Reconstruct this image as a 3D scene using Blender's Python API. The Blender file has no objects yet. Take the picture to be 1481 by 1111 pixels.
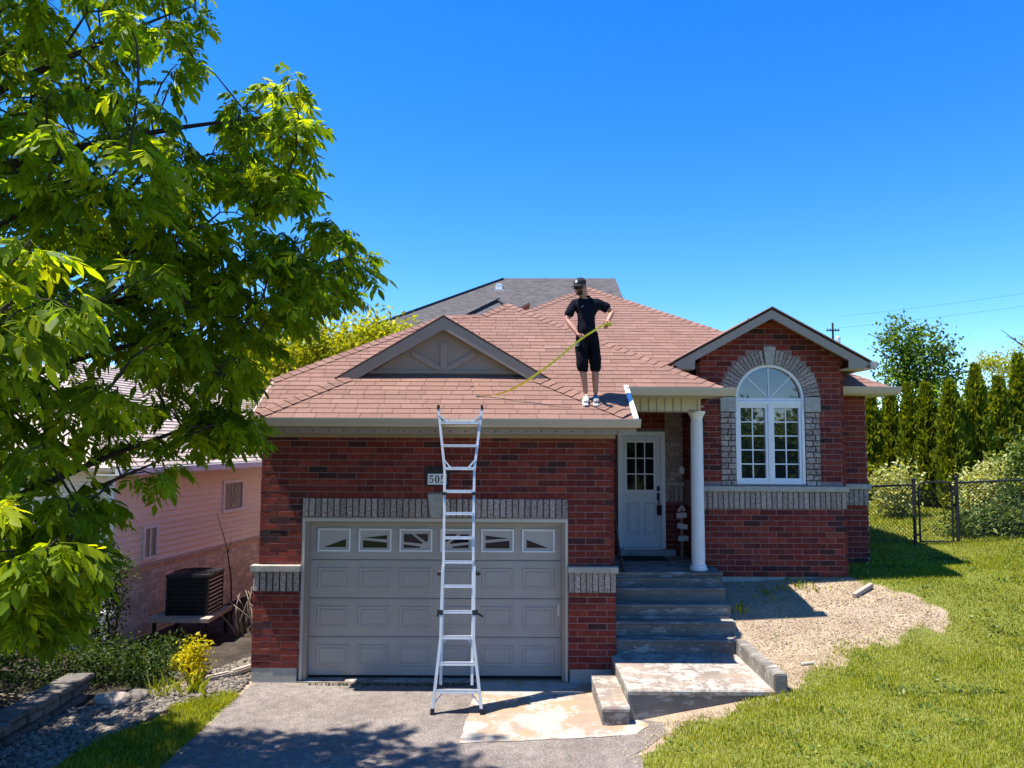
import bpy, bmesh, math, random
import numpy as np
from mathutils import Vector, Matrix, noise
random.seed(7); rng = np.random.default_rng(11)
scn = bpy.context.scene
COL = scn.collection
PI = math.pi

# ------------------------------------------------------------------ camera
CAMZ = 3.286
cd = bpy.data.cameras.new('camera'); cam = bpy.data.objects.new('camera', cd); COL.objects.link(cam)
cd.sensor_width = 36; cd.lens = 36*1100/1481; cd.clip_end = 3000; cd.clip_start = .05
cam.matrix_world = (Matrix.Translation((0, 0, CAMZ)) @ Matrix.Rotation(math.pi/2+math.atan(84.5/1100), 4, 'X')
                    @ Matrix.Rotation(math.radians(.28), 4, 'Z'))
scn.camera = cam
# ------------------------------------------------------------------ sky, sun, exposure
SUN = Vector((-.40, -.05, 1)).normalized()
w = bpy.data.worlds.new('World'); scn.world = w; w.use_nodes = True
nt = w.node_tree; nt.nodes.clear()
sky = nt.nodes.new('ShaderNodeTexSky'); sky.sky_type = 'NISHITA'; sky.sun_disc = False
sky.sun_elevation = math.asin(SUN.z); sky.sun_rotation = math.atan2(SUN.x, SUN.y)
sky.altitude = 1500; sky.air_density = 1.0; sky.dust_density = 0; sky.ozone_density = 5.0
hs = nt.nodes.new('ShaderNodeHueSaturation'); hs.inputs['Saturation'].default_value = 1.32; hs.inputs['Hue'].default_value = .509
bg = nt.nodes.new('ShaderNodeBackground'); bg.inputs['Strength'].default_value = .128
wo = nt.nodes.new('ShaderNodeOutputWorld')
nt.links.new(sky.outputs[0], hs.inputs['Color']); nt.links.new(hs.outputs[0], bg.inputs[0]); nt.links.new(bg.outputs[0], wo.inputs[0])
sd = bpy.data.lights.new('sun', 'SUN'); sun = bpy.data.objects.new('sun', sd); COL.objects.link(sun)
sd.energy = 4.6; sd.angle = math.radians(.53); sd.color = (1, .95, .87)
sun.rotation_euler = (-SUN).to_track_quat('-Z', 'Y').to_euler(); sun.location = (-8, 0, 20)
vs = scn.view_settings; vs.view_transform = 'Standard'; vs.look = 'None'; vs.exposure = 1.28; vs.gamma = 1; vs.use_curve_mapping = False
scn.render.engine = 'CYCLES'; scn.cycles.max_bounces = 8; scn.cycles.transparent_max_bounces = 8

# ------------------------------------------------------------------ materials
MATS = {}
def lk(t, a, b): t.links.new(a, b)
def pm(name, cols, scale=8, rough=.8, bump=0, bscale=60, rnd=0.0, detail=4, stretch=(1, 1, 1), spec=.3, trans=0, metal=0, stops=None, rndcols=None, ao=None):
    """procedural material: noise between cols; rnd = strength of a per-piece brightness change; rndcols = per-piece colours"""
    m = bpy.data.materials.new(name); m.use_nodes = True; t = m.node_tree; N = t.nodes
    b = N['Principled BSDF']; out = N['Material Output']
    b.inputs['Roughness'].default_value = rough; b.inputs['Specular IOR Level'].default_value = spec; b.inputs['Metallic'].default_value = metal
    geo = N.new('ShaderNodeNewGeometry'); mp = N.new('ShaderNodeMapping'); mp.inputs['Scale'].default_value = stretch
    lk(t, geo.outputs['Position'], mp.inputs[0])
    nz = N.new('ShaderNodeTexNoise'); nz.inputs['Scale'].default_value = scale; nz.inputs['Detail'].default_value = detail; nz.inputs['Roughness'].default_value = .6
    lk(t, mp.outputs[0], nz.inputs['Vector'])
    cr = N.new('ShaderNodeValToRGB'); lk(t, nz.outputs['Fac'], cr.inputs[0])
    n = len(cols)
    while len(cr.color_ramp.elements) < n: cr.color_ramp.elements.new(.5)
    for i, c in enumerate(cols):
        e = cr.color_ramp.elements[i]; e.position = stops[i] if stops else (.3+.4*i/max(1, n-1)); e.color = (*c, 1)
    col = cr.outputs[0]
    if rnd or rndcols:
        oi = N.new('ShaderNodeObjectInfo'); at = N.new('ShaderNodeAttribute'); at.attribute_name = 'rnd'
        ad = N.new('ShaderNodeMath'); ad.operation = 'ADD'; lk(t, oi.outputs['Random'], ad.inputs[0]); lk(t, at.outputs['Fac'], ad.inputs[1])
        fr = N.new('ShaderNodeMath'); fr.operation = 'FRACT'; lk(t, ad.outputs[0], fr.inputs[0])
        if rndcols:
            c2 = N.new('ShaderNodeValToRGB'); c2.color_ramp.interpolation = 'LINEAR'
            while len(c2.color_ramp.elements) < len(rndcols): c2.color_ramp.elements.new(.5)
            for i, (p, c) in enumerate(rndcols): c2.color_ramp.elements[i].position = p; c2.color_ramp.elements[i].color = (*c, 1)
            lk(t, fr.outputs[0], c2.inputs[0])
            mx = N.new('ShaderNodeMix'); mx.data_type = 'RGBA'; mx.blend_type = 'MULTIPLY'; mx.inputs[0].default_value = 1
            lk(t, c2.outputs[0], mx.inputs[6]); lk(t, col, mx.inputs[7]); col = mx.outputs[2]
        if rnd:
            mr = N.new('ShaderNodeMapRange'); mr.inputs[3].default_value = 1-rnd; mr.inputs[4].default_value = 1+rnd
            m7 = N.new('ShaderNodeMath'); m7.operation = 'MULTIPLY'; m7.inputs[1].default_value = 7.13; lk(t, fr.outputs[0], m7.inputs[0])
            f2 = N.new('ShaderNodeMath'); f2.operation = 'FRACT'; lk(t, m7.outputs[0], f2.inputs[0]); lk(t, f2.outputs[0], mr.inputs[0])
            v = N.new('ShaderNodeVectorMath'); v.operation = 'SCALE'; lk(t, col, v.inputs[0]); lk(t, mr.outputs[0], v.inputs['Scale']); col = v.outputs[0]
    lk(t, col, b.inputs['Base Color'])
    if bump:
        bn = N.new('ShaderNodeTexNoise'); bn.inputs['Scale'].default_value = bscale; bn.inputs['Detail'].default_value = 3; lk(t, mp.outputs[0], bn.inputs['Vector'])
        bp = N.new('ShaderNodeBump'); bp.inputs['Strength'].default_value = bump; bp.inputs['Distance'].default_value = .02
        lk(t, bn.outputs['Fac'], bp.inputs['Height']); lk(t, bp.outputs[0], b.inputs['Normal'])
    if trans:
        tr = N.new('ShaderNodeBsdfTranslucent'); mxs = N.new('ShaderNodeMixShader'); mxs.inputs[0].default_value = trans
        g = N.new('ShaderNodeMix'); g.data_type = 'RGBA'; g.blend_type = 'MULTIPLY'; g.inputs[0].default_value = 1
        g.inputs[7].default_value = (2.0, 1.75, .35, 1); lk(t, col, g.inputs[6]); lk(t, g.outputs[2], tr.inputs[0])
        lk(t, b.outputs[0], mxs.inputs[1]); lk(t, tr.outputs[0], mxs.inputs[2]); lk(t, mxs.outputs[0], out.inputs[0])
    MATS[name] = m
    return m
W1 = (1, 1, 1)
pm('brick', [(.62, .6, .6), W1, (1.25, 1.2, 1.2)], 22, .9, .5, 90, rnd=.22,
   rndcols=[(0, (.058, .022, .022)), (.08, (.07, .022, .021)), (.16, (.14, .024, .02)), (.5, (.17, .027, .019)), (.8, (.215, .037, .021)), (.9, (.24, .05, .028)), (1, (.13, .023, .02))])
pm('mortar', [(.25, .15, .135), (.33, .21, .19)], 9, .95, .4, 120)
pm('grey_brick', [(.17, .118, .1), (.28, .215, .185), (.4, .325, .285), (.48, .405, .36)], 42, .95, .5, 70, rnd=.22, stops=[.36, .45, .55, .66])
pm('dark_mortar', [(.03, .024, .026), (.05, .04, .04)], 9, .95)
pm('stone', [(.32, .29, .245), (.45, .415, .36)], 12, .9, .3, 90)
pm('shingle', [(.8, .8, .8), (1.15, 1.12, 1.1)], 34, .95, .5, 160, rnd=.075,
   rndcols=[(0, (.21, .116, .088)), (.3, (.235, .132, .1)), (.6, (.222, .125, .096)), (.8, (.25, .144, .112)), (1, (.21, .116, .088))])
pm('underlay', [(.07, .03, .028), (.1, .045, .04)], 10, .95)
pm('dark_shingle', [(.05, .046, .047), (.085, .078, .078), (.125, .112, .11)], 3.2, .95, .4, 40, stretch=(1, 1, 6))
pm('pale_shingle', [(.3, .24, .21), (.42, .35, .31)], 6, .95, .3, 60, rnd=.15)
pm('taupe', [(.29, .23, .18), (.32, .252, .2)], 5, .55, spec=.4)
pm('gutter', [(.46, .385, .31), (.5, .42, .34)], 5, .4, spec=.5)
pm('cream', [(.52, .48, .4), (.56, .52, .43)], 5, .5)
pm('white_metal', [(.7, .7, .69), (.78, .78, .77)], 6, .4, spec=.4)
pm('garage_door', [(.37, .33, .29), (.42, .375, .33)], 1.6, .5, .15, 200, spec=.35)
pm('door_insert', [(.42, .385, .345), (.45, .41, .37)], 4, .5)
pm('white', [(.72, .72, .71), (.8, .8, .79)], 6, .45)
pm('door_white', [(.6, .62, .63), (.66, .68, .69)], 3, .4)
pm('black', [(.012, .012, .014), (.022, .022, .024)], 20, .45)
pm('black_matte', [(.012, .012, .014), (.02, .02, .022)], 20, .9)
pm('concrete', [(.26, .25, .235), (.36, .345, .32), (.44, .42, .39)], 5, .95, .5, 60)
pm('foundation', [(.3, .29, .26), (.4, .385, .34)], 6, .95, .4, 60)
pm('aluminium', [(.58, .58, .58), (.7, .7, .7)], 15, .38, metal=.5, stretch=(1, 1, .3))
pm('aluminium_worn', [(.55, .55, .54), (.68, .68, .67)], 30, .45, metal=.6)
pm('siding', [(.8, .7, .56), (.86, .76, .62)], 3, .6, rnd=.05)
pm('pink_brick', [(.5, .4, .3), (.64, .53, .41), (.7, .6, .48)], 9, .95, .4, 60, rnd=.2)
pm('pink_mortar', [(.5, .4, .33), (.56, .45, .38)], 9, .95)
pm('rust', [(.2, .11, .07), (.3, .19, .13)], 20, .8)
pm('bark', [(.022, .017, .013), (.05, .038, .03)], 14, .95, .6, 40, stretch=(1, 1, .25))
pm('dead_wood', [(.17, .13, .1), (.3, .25, .2)], 20, .95)
pm('wood_plank', [(.3, .24, .19), (.42, .35, .29)], 12, .9, stretch=(4, 1, 1))
pm('soil_clod', [(.27, .2, .135), (.36, .28, .195)], 30, .98, rnd=.25)
pm('pebble', [(.1, .083, .066), (.24, .2, .16)], 30, .9, rnd=.4)
pm('wall_stone', [(.09, .08, .068), (.17, .148, .125)], 12, .95, .5, 40, rnd=.2)
pm('tape', [(.85, .74, .05), (.88, .78, .08)], 10, .4)
pm('tape_case', [(.5, .42, .02), (.6, .5, .03)], 10, .4)
pm('skin', [(.38, .18, .12), (.46, .225, .15)], 18, .55, spec=.4)
pm('shirt', [(.005, .006, .011), (.011, .012, .019)], 14, .95, .2, 60, spec=.08)
pm('trousers', [(.004, .004, .007), (.009, .009, .013)], 14, .95, .3, 40, spec=.08)
pm('hair', [(.025, .015, .01), (.04, .025, .018)], 60, .7)
pm('lens', [(.006, .007, .02), (.01, .012, .035)], 10, .3, spec=.3)
pm('shoe', [(.45, .41, .37), (.58, .54, .49)], 25, .8)
pm('shoe_grey', [(.12, .12, .125), (.3, .3, .3)], 40, .8)
pm('sole', [(.4, .385, .36), (.5, .48, .45)], 25, .7)
pm('mat', [(.015, .015, .017), (.03, .03, .03)], 60, .98)
pm('grey_board', [(.35, .33, .31), (.5, .48, .45)], 30, .9)
# leaves
G1 = (.75, .78, .7)
def leafmat(name, cols, trans, rough=.5):
    pm(name, [G1, (1.1, 1.1, 1.1)], 3, rough, rnd=.3, rndcols=cols, trans=trans, spec=.12)
leafmat('ash_leaf', [(0, (.085, .15, .01)), (.4, (.13, .21, .011)), (.75, (.21, .29, .013)), (1, (.33, .38, .016))], .62)
leafmat('grass', [(0, (.14, .18, .012)), (.35, (.22, .255, .014)), (.75, (.31, .32, .02)), (1, (.46, .4, .15))], .35, .6)
leafmat('cedar', [(0, (.08, .12, .012)), (.5, (.14, .185, .014)), (1, (.23, .25, .018))], .35, .7)
leafmat('pale_leaf', [(0, (.2, .25, .07)), (.4, (.36, .39, .16)), (1, (.55, .54, .3))], .3, .6)
leafmat('shrub_leaf', [(0, (.045, .085, .02)), (.5, (.08, .13, .03)), (.8, (.14, .19, .05)), (1, (.3, .33, .14))], .3, .6)
leafmat('tree_leaf', [(0, (.06, .12, .016)), (.5, (.1, .175, .022)), (1, (.16, .23, .03))], .4)
leafmat('yellow_leaf', [(0, (.18, .22, .012)), (.5, (.28, .31, .014)), (1, (.4, .39, .03))], .45)
leafmat('gold_leaf', [(0, (.3, .28, .008)), (.5, (.46, .4, .008)), (1, (.55, .47, .012))], .35)
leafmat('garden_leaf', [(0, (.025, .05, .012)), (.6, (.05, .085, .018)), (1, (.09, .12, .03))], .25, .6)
leafmat('dry_leaf', [(0, (.3, .25, .14)), (1, (.42, .37, .22))], .2, .8)

def glassmat(name, base, ior):
    m = bpy.data.materials.new(name); m.use_nodes = True; b = m.node_tree.nodes['Principled BSDF']
    b.inputs['Base Color'].default_value = (*base, 1); b.inputs['Roughness'].default_value = .02; b.inputs['IOR'].default_value = ior
    t = m.node_tree; nz = t.nodes.new('ShaderNodeTexNoise'); nz.inputs['Scale'].default_value = 1.3; g = t.nodes.new('ShaderNodeNewGeometry'); lk(t, g.outputs['Position'], nz.inputs['Vector'])
    bp = t.nodes.new('ShaderNodeBump'); bp.inputs['Strength'].default_value = .04; bp.inputs['Distance'].default_value = .03; lk(t, nz.outputs[0], bp.inputs['Height']); lk(t, bp.outputs[0], b.inputs['Normal'])
    MATS[name] = m
glassmat('glass', (.012, .015, .017), 2.1)
glassmat('curtain_glass', (.2, .215, .19), 1.5)
glassmat('dark_glass', (.006, .007, .014), 1.35)

def ground_mat(name, bands, rough=.95, bump=.6, bscale=45):
    """bands: list of (colA,colB,scale); mixed by coarse noise"""
    m = bpy.data.materials.new(name); m.use_nodes = True; t = m.node_tree; N = t.nodes; b = N['Principled BSDF']
    b.inputs['Roughness'].default_value = rough; b.inputs['Specular IOR Level'].default_value = .2
    g = N.new('ShaderNodeNewGeometry'); prev = None
    for ca, cb, sc in bands:
        nz = N.new('ShaderNodeTexNoise'); nz.inputs['Scale'].default_value = sc; nz.inputs['Detail'].default_value = 5; lk(t, g.outputs['Position'], nz.inputs['Vector'])
        cr = N.new('ShaderNodeValToRGB'); cr.color_ramp.elements[0].position = .36; cr.color_ramp.elements[1].position = .64
        cr.color_ramp.elements[0].color = (*ca, 1); cr.color_ramp.elements[1].color = (*cb, 1); lk(t, nz.outputs[0], cr.inputs[0])
        if prev is None: prev = cr.outputs[0]
        else:
            mx = N.new('ShaderNodeMix'); mx.data_type = 'RGBA'; mx.blend_type = 'MULTIPLY'; mx.inputs[0].default_value = 1
            lk(t, prev, mx.inputs[6]); lk(t, cr.outputs[0], mx.inputs[7]); prev = mx.outputs[2]
    lk(t, prev, b.inputs['Base Color'])
    bn = N.new('ShaderNodeTexNoise'); bn.inputs['Scale'].default_value = bscale; bn.inputs['Detail'].default_value = 4; lk(t, g.outputs['Position'], bn.inputs['Vector'])
    bp = N.new('ShaderNodeBump'); bp.inputs['Strength'].default_value = bump; bp.inputs['Distance'].default_value = .03; lk(t, bn.outputs[0], bp.inputs['Height']); lk(t, bp.outputs[0], b.inputs['Normal'])
    MATS[name] = m; return m, prev
ground_mat('asphalt', [((.205, .172, .152), (.268, .228, .202), 1.1), ((.62, .62, .62), (1.32, 1.3, 1.28), 70), ((.85, .85, .85), (1.1, 1.1, 1.1), 7)], bump=.8, bscale=90)
ground_mat('stucco_soil', [((.3, .21, .145), (.38, .285, .2), 2.5), ((.7, .7, .7), (1.2, 1.2, 1.2), 30)], bump=1, bscale=25)
ground_mat('mulch', [((.035, .027, .02), (.07, .055, .042), 3), ((.6, .6, .6), (1.3, 1.3, 1.3), 40)], bump=1, bscale=30)
ground_mat('gravel_bed', [((.1, .085, .072), (.15, .13, .11), 2), ((.55, .55, .55), (1.4, 1.4, 1.4), 45)], bump=1, bscale=45)
# old concrete with a worn white coat, pinkish where it has come off, and a rusty sandy patch
def worn(name, white, bare, thr, sc=3.2, st=(1, 1, 1)):
    m = bpy.data.materials.new(name); m.use_nodes = True; t = m.node_tree; N = t.nodes; b = N['Principled BSDF']; b.inputs['Roughness'].default_value = .95
    b.inputs['Specular IOR Level'].default_value = .2
    g0 = N.new('ShaderNodeNewGeometry'); g = N.new('ShaderNodeMapping'); g.inputs['Scale'].default_value = st; lk(t, g0.outputs['Position'], g.inputs[0])
    def nz(s, d=9, r=.72):
        n = N.new('ShaderNodeTexNoise'); n.inputs['Scale'].default_value = s; n.inputs['Detail'].default_value = d; n.inputs['Roughness'].default_value = r; lk(t, g.outputs[0], n.inputs['Vector']); return n.outputs[0]
    r1 = N.new('ShaderNodeValToRGB'); r1.color_ramp.elements[0].position = thr-.025; r1.color_ramp.elements[1].position = thr+.025; lk(t, nz(sc), r1.inputs[0])
    r2 = N.new('ShaderNodeValToRGB'); r2.color_ramp.elements[0].color = (*bare[0], 1); r2.color_ramp.elements[1].color = (*bare[1], 1); r2.color_ramp.elements[0].position = .4; r2.color_ramp.elements[1].position = .6; lk(t, nz(1.6, 4), r2.inputs[0])
    r3 = N.new('ShaderNodeValToRGB'); r3.color_ramp.elements[0].color = (*[c*.86 for c in white], 1); r3.color_ramp.elements[1].color = (*white, 1); lk(t, nz(14, 4), r3.inputs[0])
    mx = N.new('ShaderNodeMix'); mx.data_type = 'RGBA'; lk(t, r1.outputs[0], mx.inputs[0]); lk(t, r2.outputs[0], mx.inputs[6]); lk(t, r3.outputs[0], mx.inputs[7])
    lk(t, mx.outputs[2], b.inputs['Base Color'])
    bp = N.new('ShaderNodeBump'); bp.inputs['Strength'].default_value = .5; bp.inputs['Distance'].default_value = .02; lk(t, nz(50, 3), bp.inputs['Height']); lk(t, bp.outputs[0], b.inputs['Normal'])
    MATS[name] = m
worn('worn_concrete', (.38, .352, .31), ((.2, .165, .14), (.3, .23, .175)), .505, 6.5)
worn('apron', (.38, .355, .31), ((.29, .22, .165), (.37, .24, .14)), .5, 1.5)
worn('step_concrete', (.38, .355, .315), ((.15, .135, .115), (.225, .2, .17)), .56, 6, (.45, 1.3, 1.3))

# ------------------------------------------------------------------ mesh helpers
WO = {}
def link(name, me, mat, parent=None, smooth=False, origin=None):
    """me in world coordinates; stored relative to its thing's origin"""
    o = bpy.data.objects.new(name, me); COL.objects.link(o)
    if mat: me.materials.append(MATS[mat])
    if smooth: me.polygons.foreach_set('use_smooth', [True]*len(me.polygons))
    if parent is not None:
        me.transform(Matrix.Translation(-WO[parent.name])); o.parent = parent; WO[o.name] = WO[parent.name]
    elif origin is not None:
        me.transform(Matrix.Translation(-Vector(origin))); o.location = origin; WO[o.name] = Vector(origin)
    else: WO[o.name] = Vector((0, 0, 0))
    return o
def tag(o, label=None, cat=None, group=None, kind=None):
    if label: o['label'] = label
    if cat: o['category'] = cat
    if group: o['group'] = group
    if kind: o['kind'] = kind
    return o
def thing(name, loc, label, cat, group=None):
    o = bpy.data.objects.new(name, None); COL.objects.link(o); o.location = loc; WO[o.name] = Vector(loc); o.empty_display_size = .2
    return tag(o, label, cat, group)
def np_mesh(name, V, F, rnd=None):
    """V (n,3), F (m,k) all faces of one size; rnd per face"""
    me = bpy.data.meshes.new(name); V = np.asarray(V, np.float32); F = np.asarray(F, np.int32); m, k = F.shape
    me.vertices.add(len(V)); me.vertices.foreach_set('co', V.ravel()); me.loops.add(m*k); me.loops.foreach_set('vertex_index', F.ravel())
    me.polygons.add(m); me.polygons.foreach_set('loop_start', np.arange(0, m*k, k, dtype=np.int32)); me.polygons.foreach_set('loop_total', np.full(m, k, np.int32))
    if rnd is not None:
        a = me.attributes.new('rnd', 'FLOAT', 'FACE'); a.data.foreach_set('value', np.asarray(rnd, np.float32))
    me.update(calc_edges=True); return me
class MB:
    def __init__(s): s.v = []; s.f = []; s.r = []
    def add(s, vs, fs, r=0.):
        b = len(s.v); s.v += [tuple(p) for p in vs]; s.f += [tuple(i+b for i in f) for f in fs]; s.r += [r]*len(fs); return s
    def box(s, x0, x1, y0, y1, z0, z1, r=0.):
        return s.add([(x0, y0, z0), (x1, y0, z0), (x1, y1, z0), (x0, y1, z0), (x0, y0, z1), (x1, y0, z1), (x1, y1, z1), (x0, y1, z1)],
                     [(0, 3, 2, 1), (4, 5, 6, 7), (0, 1, 5, 4), (1, 2, 6, 5), (2, 3, 7, 6), (3, 0, 4, 7)], r)
    def obox(s, c, ax, ay, az, hx, hy, hz, r=0.):
        c = Vector(c); ax = Vector(ax).normalized()*hx; ay = Vector(ay).normalized()*hy; az = Vector(az).normalized()*hz
        P = [c+i*ax+j*ay+k*az for k in (-1, 1) for (i, j) in ((-1, -1), (1, -1), (1, 1), (-1, 1))]
        return s.add(P, [(0, 3, 2, 1), (4, 5, 6, 7), (0, 1, 5, 4), (1, 2, 6, 5), (2, 3, 7, 6), (3, 0, 4, 7)], r)
    def beam(s, a, b, w, h, up=(0, 0, 1), r=0.):
        a = Vector(a); b = Vector(b); d = (b-a); x = d.normalized(); y = Vector(up).cross(x).normalized(); z = x.cross(y)
        return s.obox((a+b)/2, x, y, z, d.length/2, w/2, h/2, r)
    def prism(s, poly, off, r=0.):
        """closed solid: polygon (3D points, planar) swept by vector off"""
        n = len(poly); off = Vector(off); A = [Vector(p) for p in poly]; B = [p+off for p in A]
        return s.add(A+B, [tuple(range(n))[::-1], tuple(range(n, 2*n))]+[(i, (i+1) % n, n+(i+1) % n, n+i) for i in range(n)], r)
    def tube(s, pts, rad, n=8, caps=True, r=0.):
        pts = [Vector(p) for p in pts]; m = len(pts); rads = rad if isinstance(rad, (list, tuple)) else [rad]*m
        b = len(s.v); prev = None
        for i, p in enumerate(pts):
            d = (pts[min(i+1, m-1)]-pts[max(i-1, 0)]).normalized()
            if prev is None: prev = d.orthogonal().normalized()
            x = (prev-d*prev.dot(d)); x = x.normalized() if x.length > 1e-6 else d.orthogonal().normalized(); prev = x; y = d.cross(x)
            for k in range(n):
                a = 2*PI*k/n; s.v.append(tuple(p+(x*math.cos(a)+y*math.sin(a))*rads[i]))
        F = [(b+i*n+k, b+i*n+(k+1) % n, b+(i+1)*n+(k+1) % n, b+(i+1)*n+k) for i in range(m-1) for k in range(n)]
        if caps: F += [tuple(b+k for k in range(n))[::-1], tuple(b+(m-1)*n+k for k in range(n))]
        s.f += F; s.r += [r]*len(F); return s
    def lathe(s, c, prof, n=24):
        c = Vector(c); b = len(s.v); m = len(prof)
        for (rad, z) in prof:
            for k in range(n):
                a = 2*PI*k/n; s.v.append((c.x+rad*math.cos(a), c.y+rad*math.sin(a), c.z+z))
        F = [(b+i*n+k, b+i*n+(k+1) % n, b+(i+1)*n+(k+1) % n, b+(i+1)*n+k) for i in range(m-1) for k in range(n)]
        F += [tuple(b+k for k in range(n))[::-1], tuple(b+(m-1)*n+k for k in range(n))]
        s.f += F; s.r += [0.]*len(F); return s
    def mesh(s, name):
        me = bpy.data.meshes.new(name); me.from_pydata(s.v, [], s.f)
        if any(s.r): a = me.attributes.new('rnd', 'FLOAT', 'FACE'); a.data.foreach_set('value', s.r)
        me.update(); return me
    def build(s, name, mat, parent=None, smooth=False, origin=None, bevel=0):
        me = s.mesh(name)
        if bevel:
            bm = bmesh.new(); bm.from_mesh(me); bmesh.ops.bevel(bm, geom=bm.edges[:], offset=bevel, segments=2, affect='EDGES', clamp_overlap=True); bm.to_mesh(me); bm.free()
        return link(name, me, mat, parent, smooth, origin)
def part(name, mat, parent, fn=None, smooth=False, bevel=0, **k):
    m = MB(); fn(m); return m.build(name, mat, parent, smooth, bevel=bevel)
def boxp(name, mat, parent, *b, bevel=0): return MB().box(*b).build(name, mat, parent, bevel=bevel)
def inst(name, me, parent, M):
    """a piece sharing mesh data; M world matrix"""
    o = bpy.data.objects.new(name, me); COL.objects.link(o); o.parent = parent; o.matrix_local = Matrix.Translation(-WO[parent.name]) @ M; WO[o.name] = WO[parent.name]; return o

# ------------------------------------------------------------------ terrain
def ground(x, y):
    x = np.asarray(x, float); y = np.asarray(y, float)
    f = np.clip((x-1.35)/1.9, 0, 1)*.35+np.clip(x-3.35, 0, 30)*.05
    g = np.interp(y, [9, 10.6, 11.5, 12.25, 14, 20, 40, 90], [0, .1, .55, .72, .93, 1.2, 1.7, 2.2])*np.clip((x-1.4)/.5, 0, 1)
    z = f+g
    z = np.where((x > 1.0) & (x < 3.14) & (y > 9.22) & (y < 22), np.minimum(z, .06), z)
    z = z*np.clip((y+4)/9, 0, 1)
    back = np.clip((y-23)/15, 0, 1)*1.2*np.clip((2-x)/1.0, 0, 1)
    bed = np.clip((-5.5-x)/.25, 0, 1)*.22*np.clip((9.9-y)/.5, 0, 1)*np.clip((y-2)/2, 0, 1)
    left = -np.clip((-3.9-x)/1.5, 0, 1)*.08*np.clip((y-9.5)/2, 0, 1)
    lip = np.clip((-3.52-x)/.3, 0, 1)*.03
    return z+back+bed+left+lip
def gz(x, y): return float(ground(x, y))
SOIL = [(1.3, 8.1), (1.52, 8.5), (1.93, 8.8), (2.3, 8.95), (2.65, 9.15), (3.25, 9.2), (3.6, 9.6), (4.12, 10.05), (4.64, 10.6), (5.32, 10.8), (5.95, 10.88), (6.2, 11.15), (6.0, 11.45), (5.63, 11.8), (5.35, 12.1), (5.2, 12.4), (3.0, 12.6), (1.0, 12.6), (1.0, 8.4)]
def inpoly(px, py, poly):
    px = np.asarray(px, float); py = np.asarray(py, float); r = np.zeros(px.shape, bool); n = len(poly); j = n-1
    for i in range(n):
        xi, yi = poly[i]; xj, yj = poly[j]
        c = ((yi > py) != (yj > py)) & (px < (xj-xi)*(py-yi)/(yj-yi+1e-12)+xi); r ^= c; j = i
    return r
def pdist(px, py, poly):
    """signed distance to polygon (positive outside)"""
    px = np.asarray(px, float); py = np.asarray(py, float); d = np.full(px.shape, 1e9); n = len(poly)
    for i in range(n):
        ax, ay = poly[i]; bx, by = poly[(i+1) % n]; ex, ey = bx-ax, by-ay
        t = np.clip(((px-ax)*ex+(py-ay)*ey)/(ex*ex+ey*ey), 0, 1); d = np.minimum(d, np.hypot(px-ax-t*ex, py-ay-t*ey))
    return np.where(inpoly(px, py, poly), -d, d)
def wav(x, y): return .10*np.sin(x*5.1+y*3.3)+.07*np.sin(x*11.7-y*8.9)+.05*np.sin(x*23+y*19)
def lawn_mask(x, y):
    """>0 = lawn"""
    right = np.where((x > 1.25), pdist(x, y, SOIL)+wav(x, y)*.9-.02, -1)
    right = np.where((y < 8.3) & (x > 1.25), np.minimum(1, np.minimum(pdist(x, y, SOIL), (x-1.38)*1.0)+wav(x, y)*.3), right)
    # verge strip left of the drive
    strip = np.minimum(x+3.62+(9.9-y)*-.0+.0, 0) if False else np.where((x < -3.5) & (x > -4.55+np.clip(y-8.2, 0, 3)*.33) & (y < 10.15), .2, -1)
    far = np.where((y > 23) | (y < 5.5), 1., -1.)
    m = np.maximum(np.maximum(right, strip), far)
    m = np.where((x > -3.5) & (x < 1.3) & (y < 23), -1, m)
    return m
xs = np.unique(np.round(np.concatenate([np.linspace(-400, -40, 10), np.linspace(-40, -8, 17), np.arange(-8, -5.2, .2), np.arange(-5.8, -5.1, .06), np.arange(-5.2, 1, .2), np.arange(1, 7, .06), [3.12, 3.139, 3.141, 3.16], np.arange(7, 16, .25), np.linspace(16, 60, 20), np.linspace(60, 400, 8)]), 3))
ys = np.unique(np.round(np.concatenate([np.linspace(-300, -20, 8), np.linspace(-20, 5, 12), np.arange(5, 13.5, .07), [9.215, 9.225], np.arange(13.5, 24, .3), np.linspace(24, 100, 30), np.linspace(100, 900, 8)]), 3))
GX, GY = np.meshgrid(xs, ys); GZ = ground(GX, GY)
nx, ny = len(xs), len(ys)
idx = np.arange(nx*ny).reshape(ny, nx)
F = np.stack([idx[:-1, :-1], idx[:-1, 1:], idx[1:, 1:], idx[1:, :-1]], -1).reshape(-1, 4)
me = np_mesh('ground', np.stack([GX, GY, GZ], -1).reshape(-1, 3), F)
LM = np.clip(lawn_mask(GX, GY)*2+.5, 0, 1)
a = me.attributes.new('lawn', 'FLOAT', 'POINT'); a.data.foreach_set('value', LM.ravel().astype(np.float32))
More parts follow.
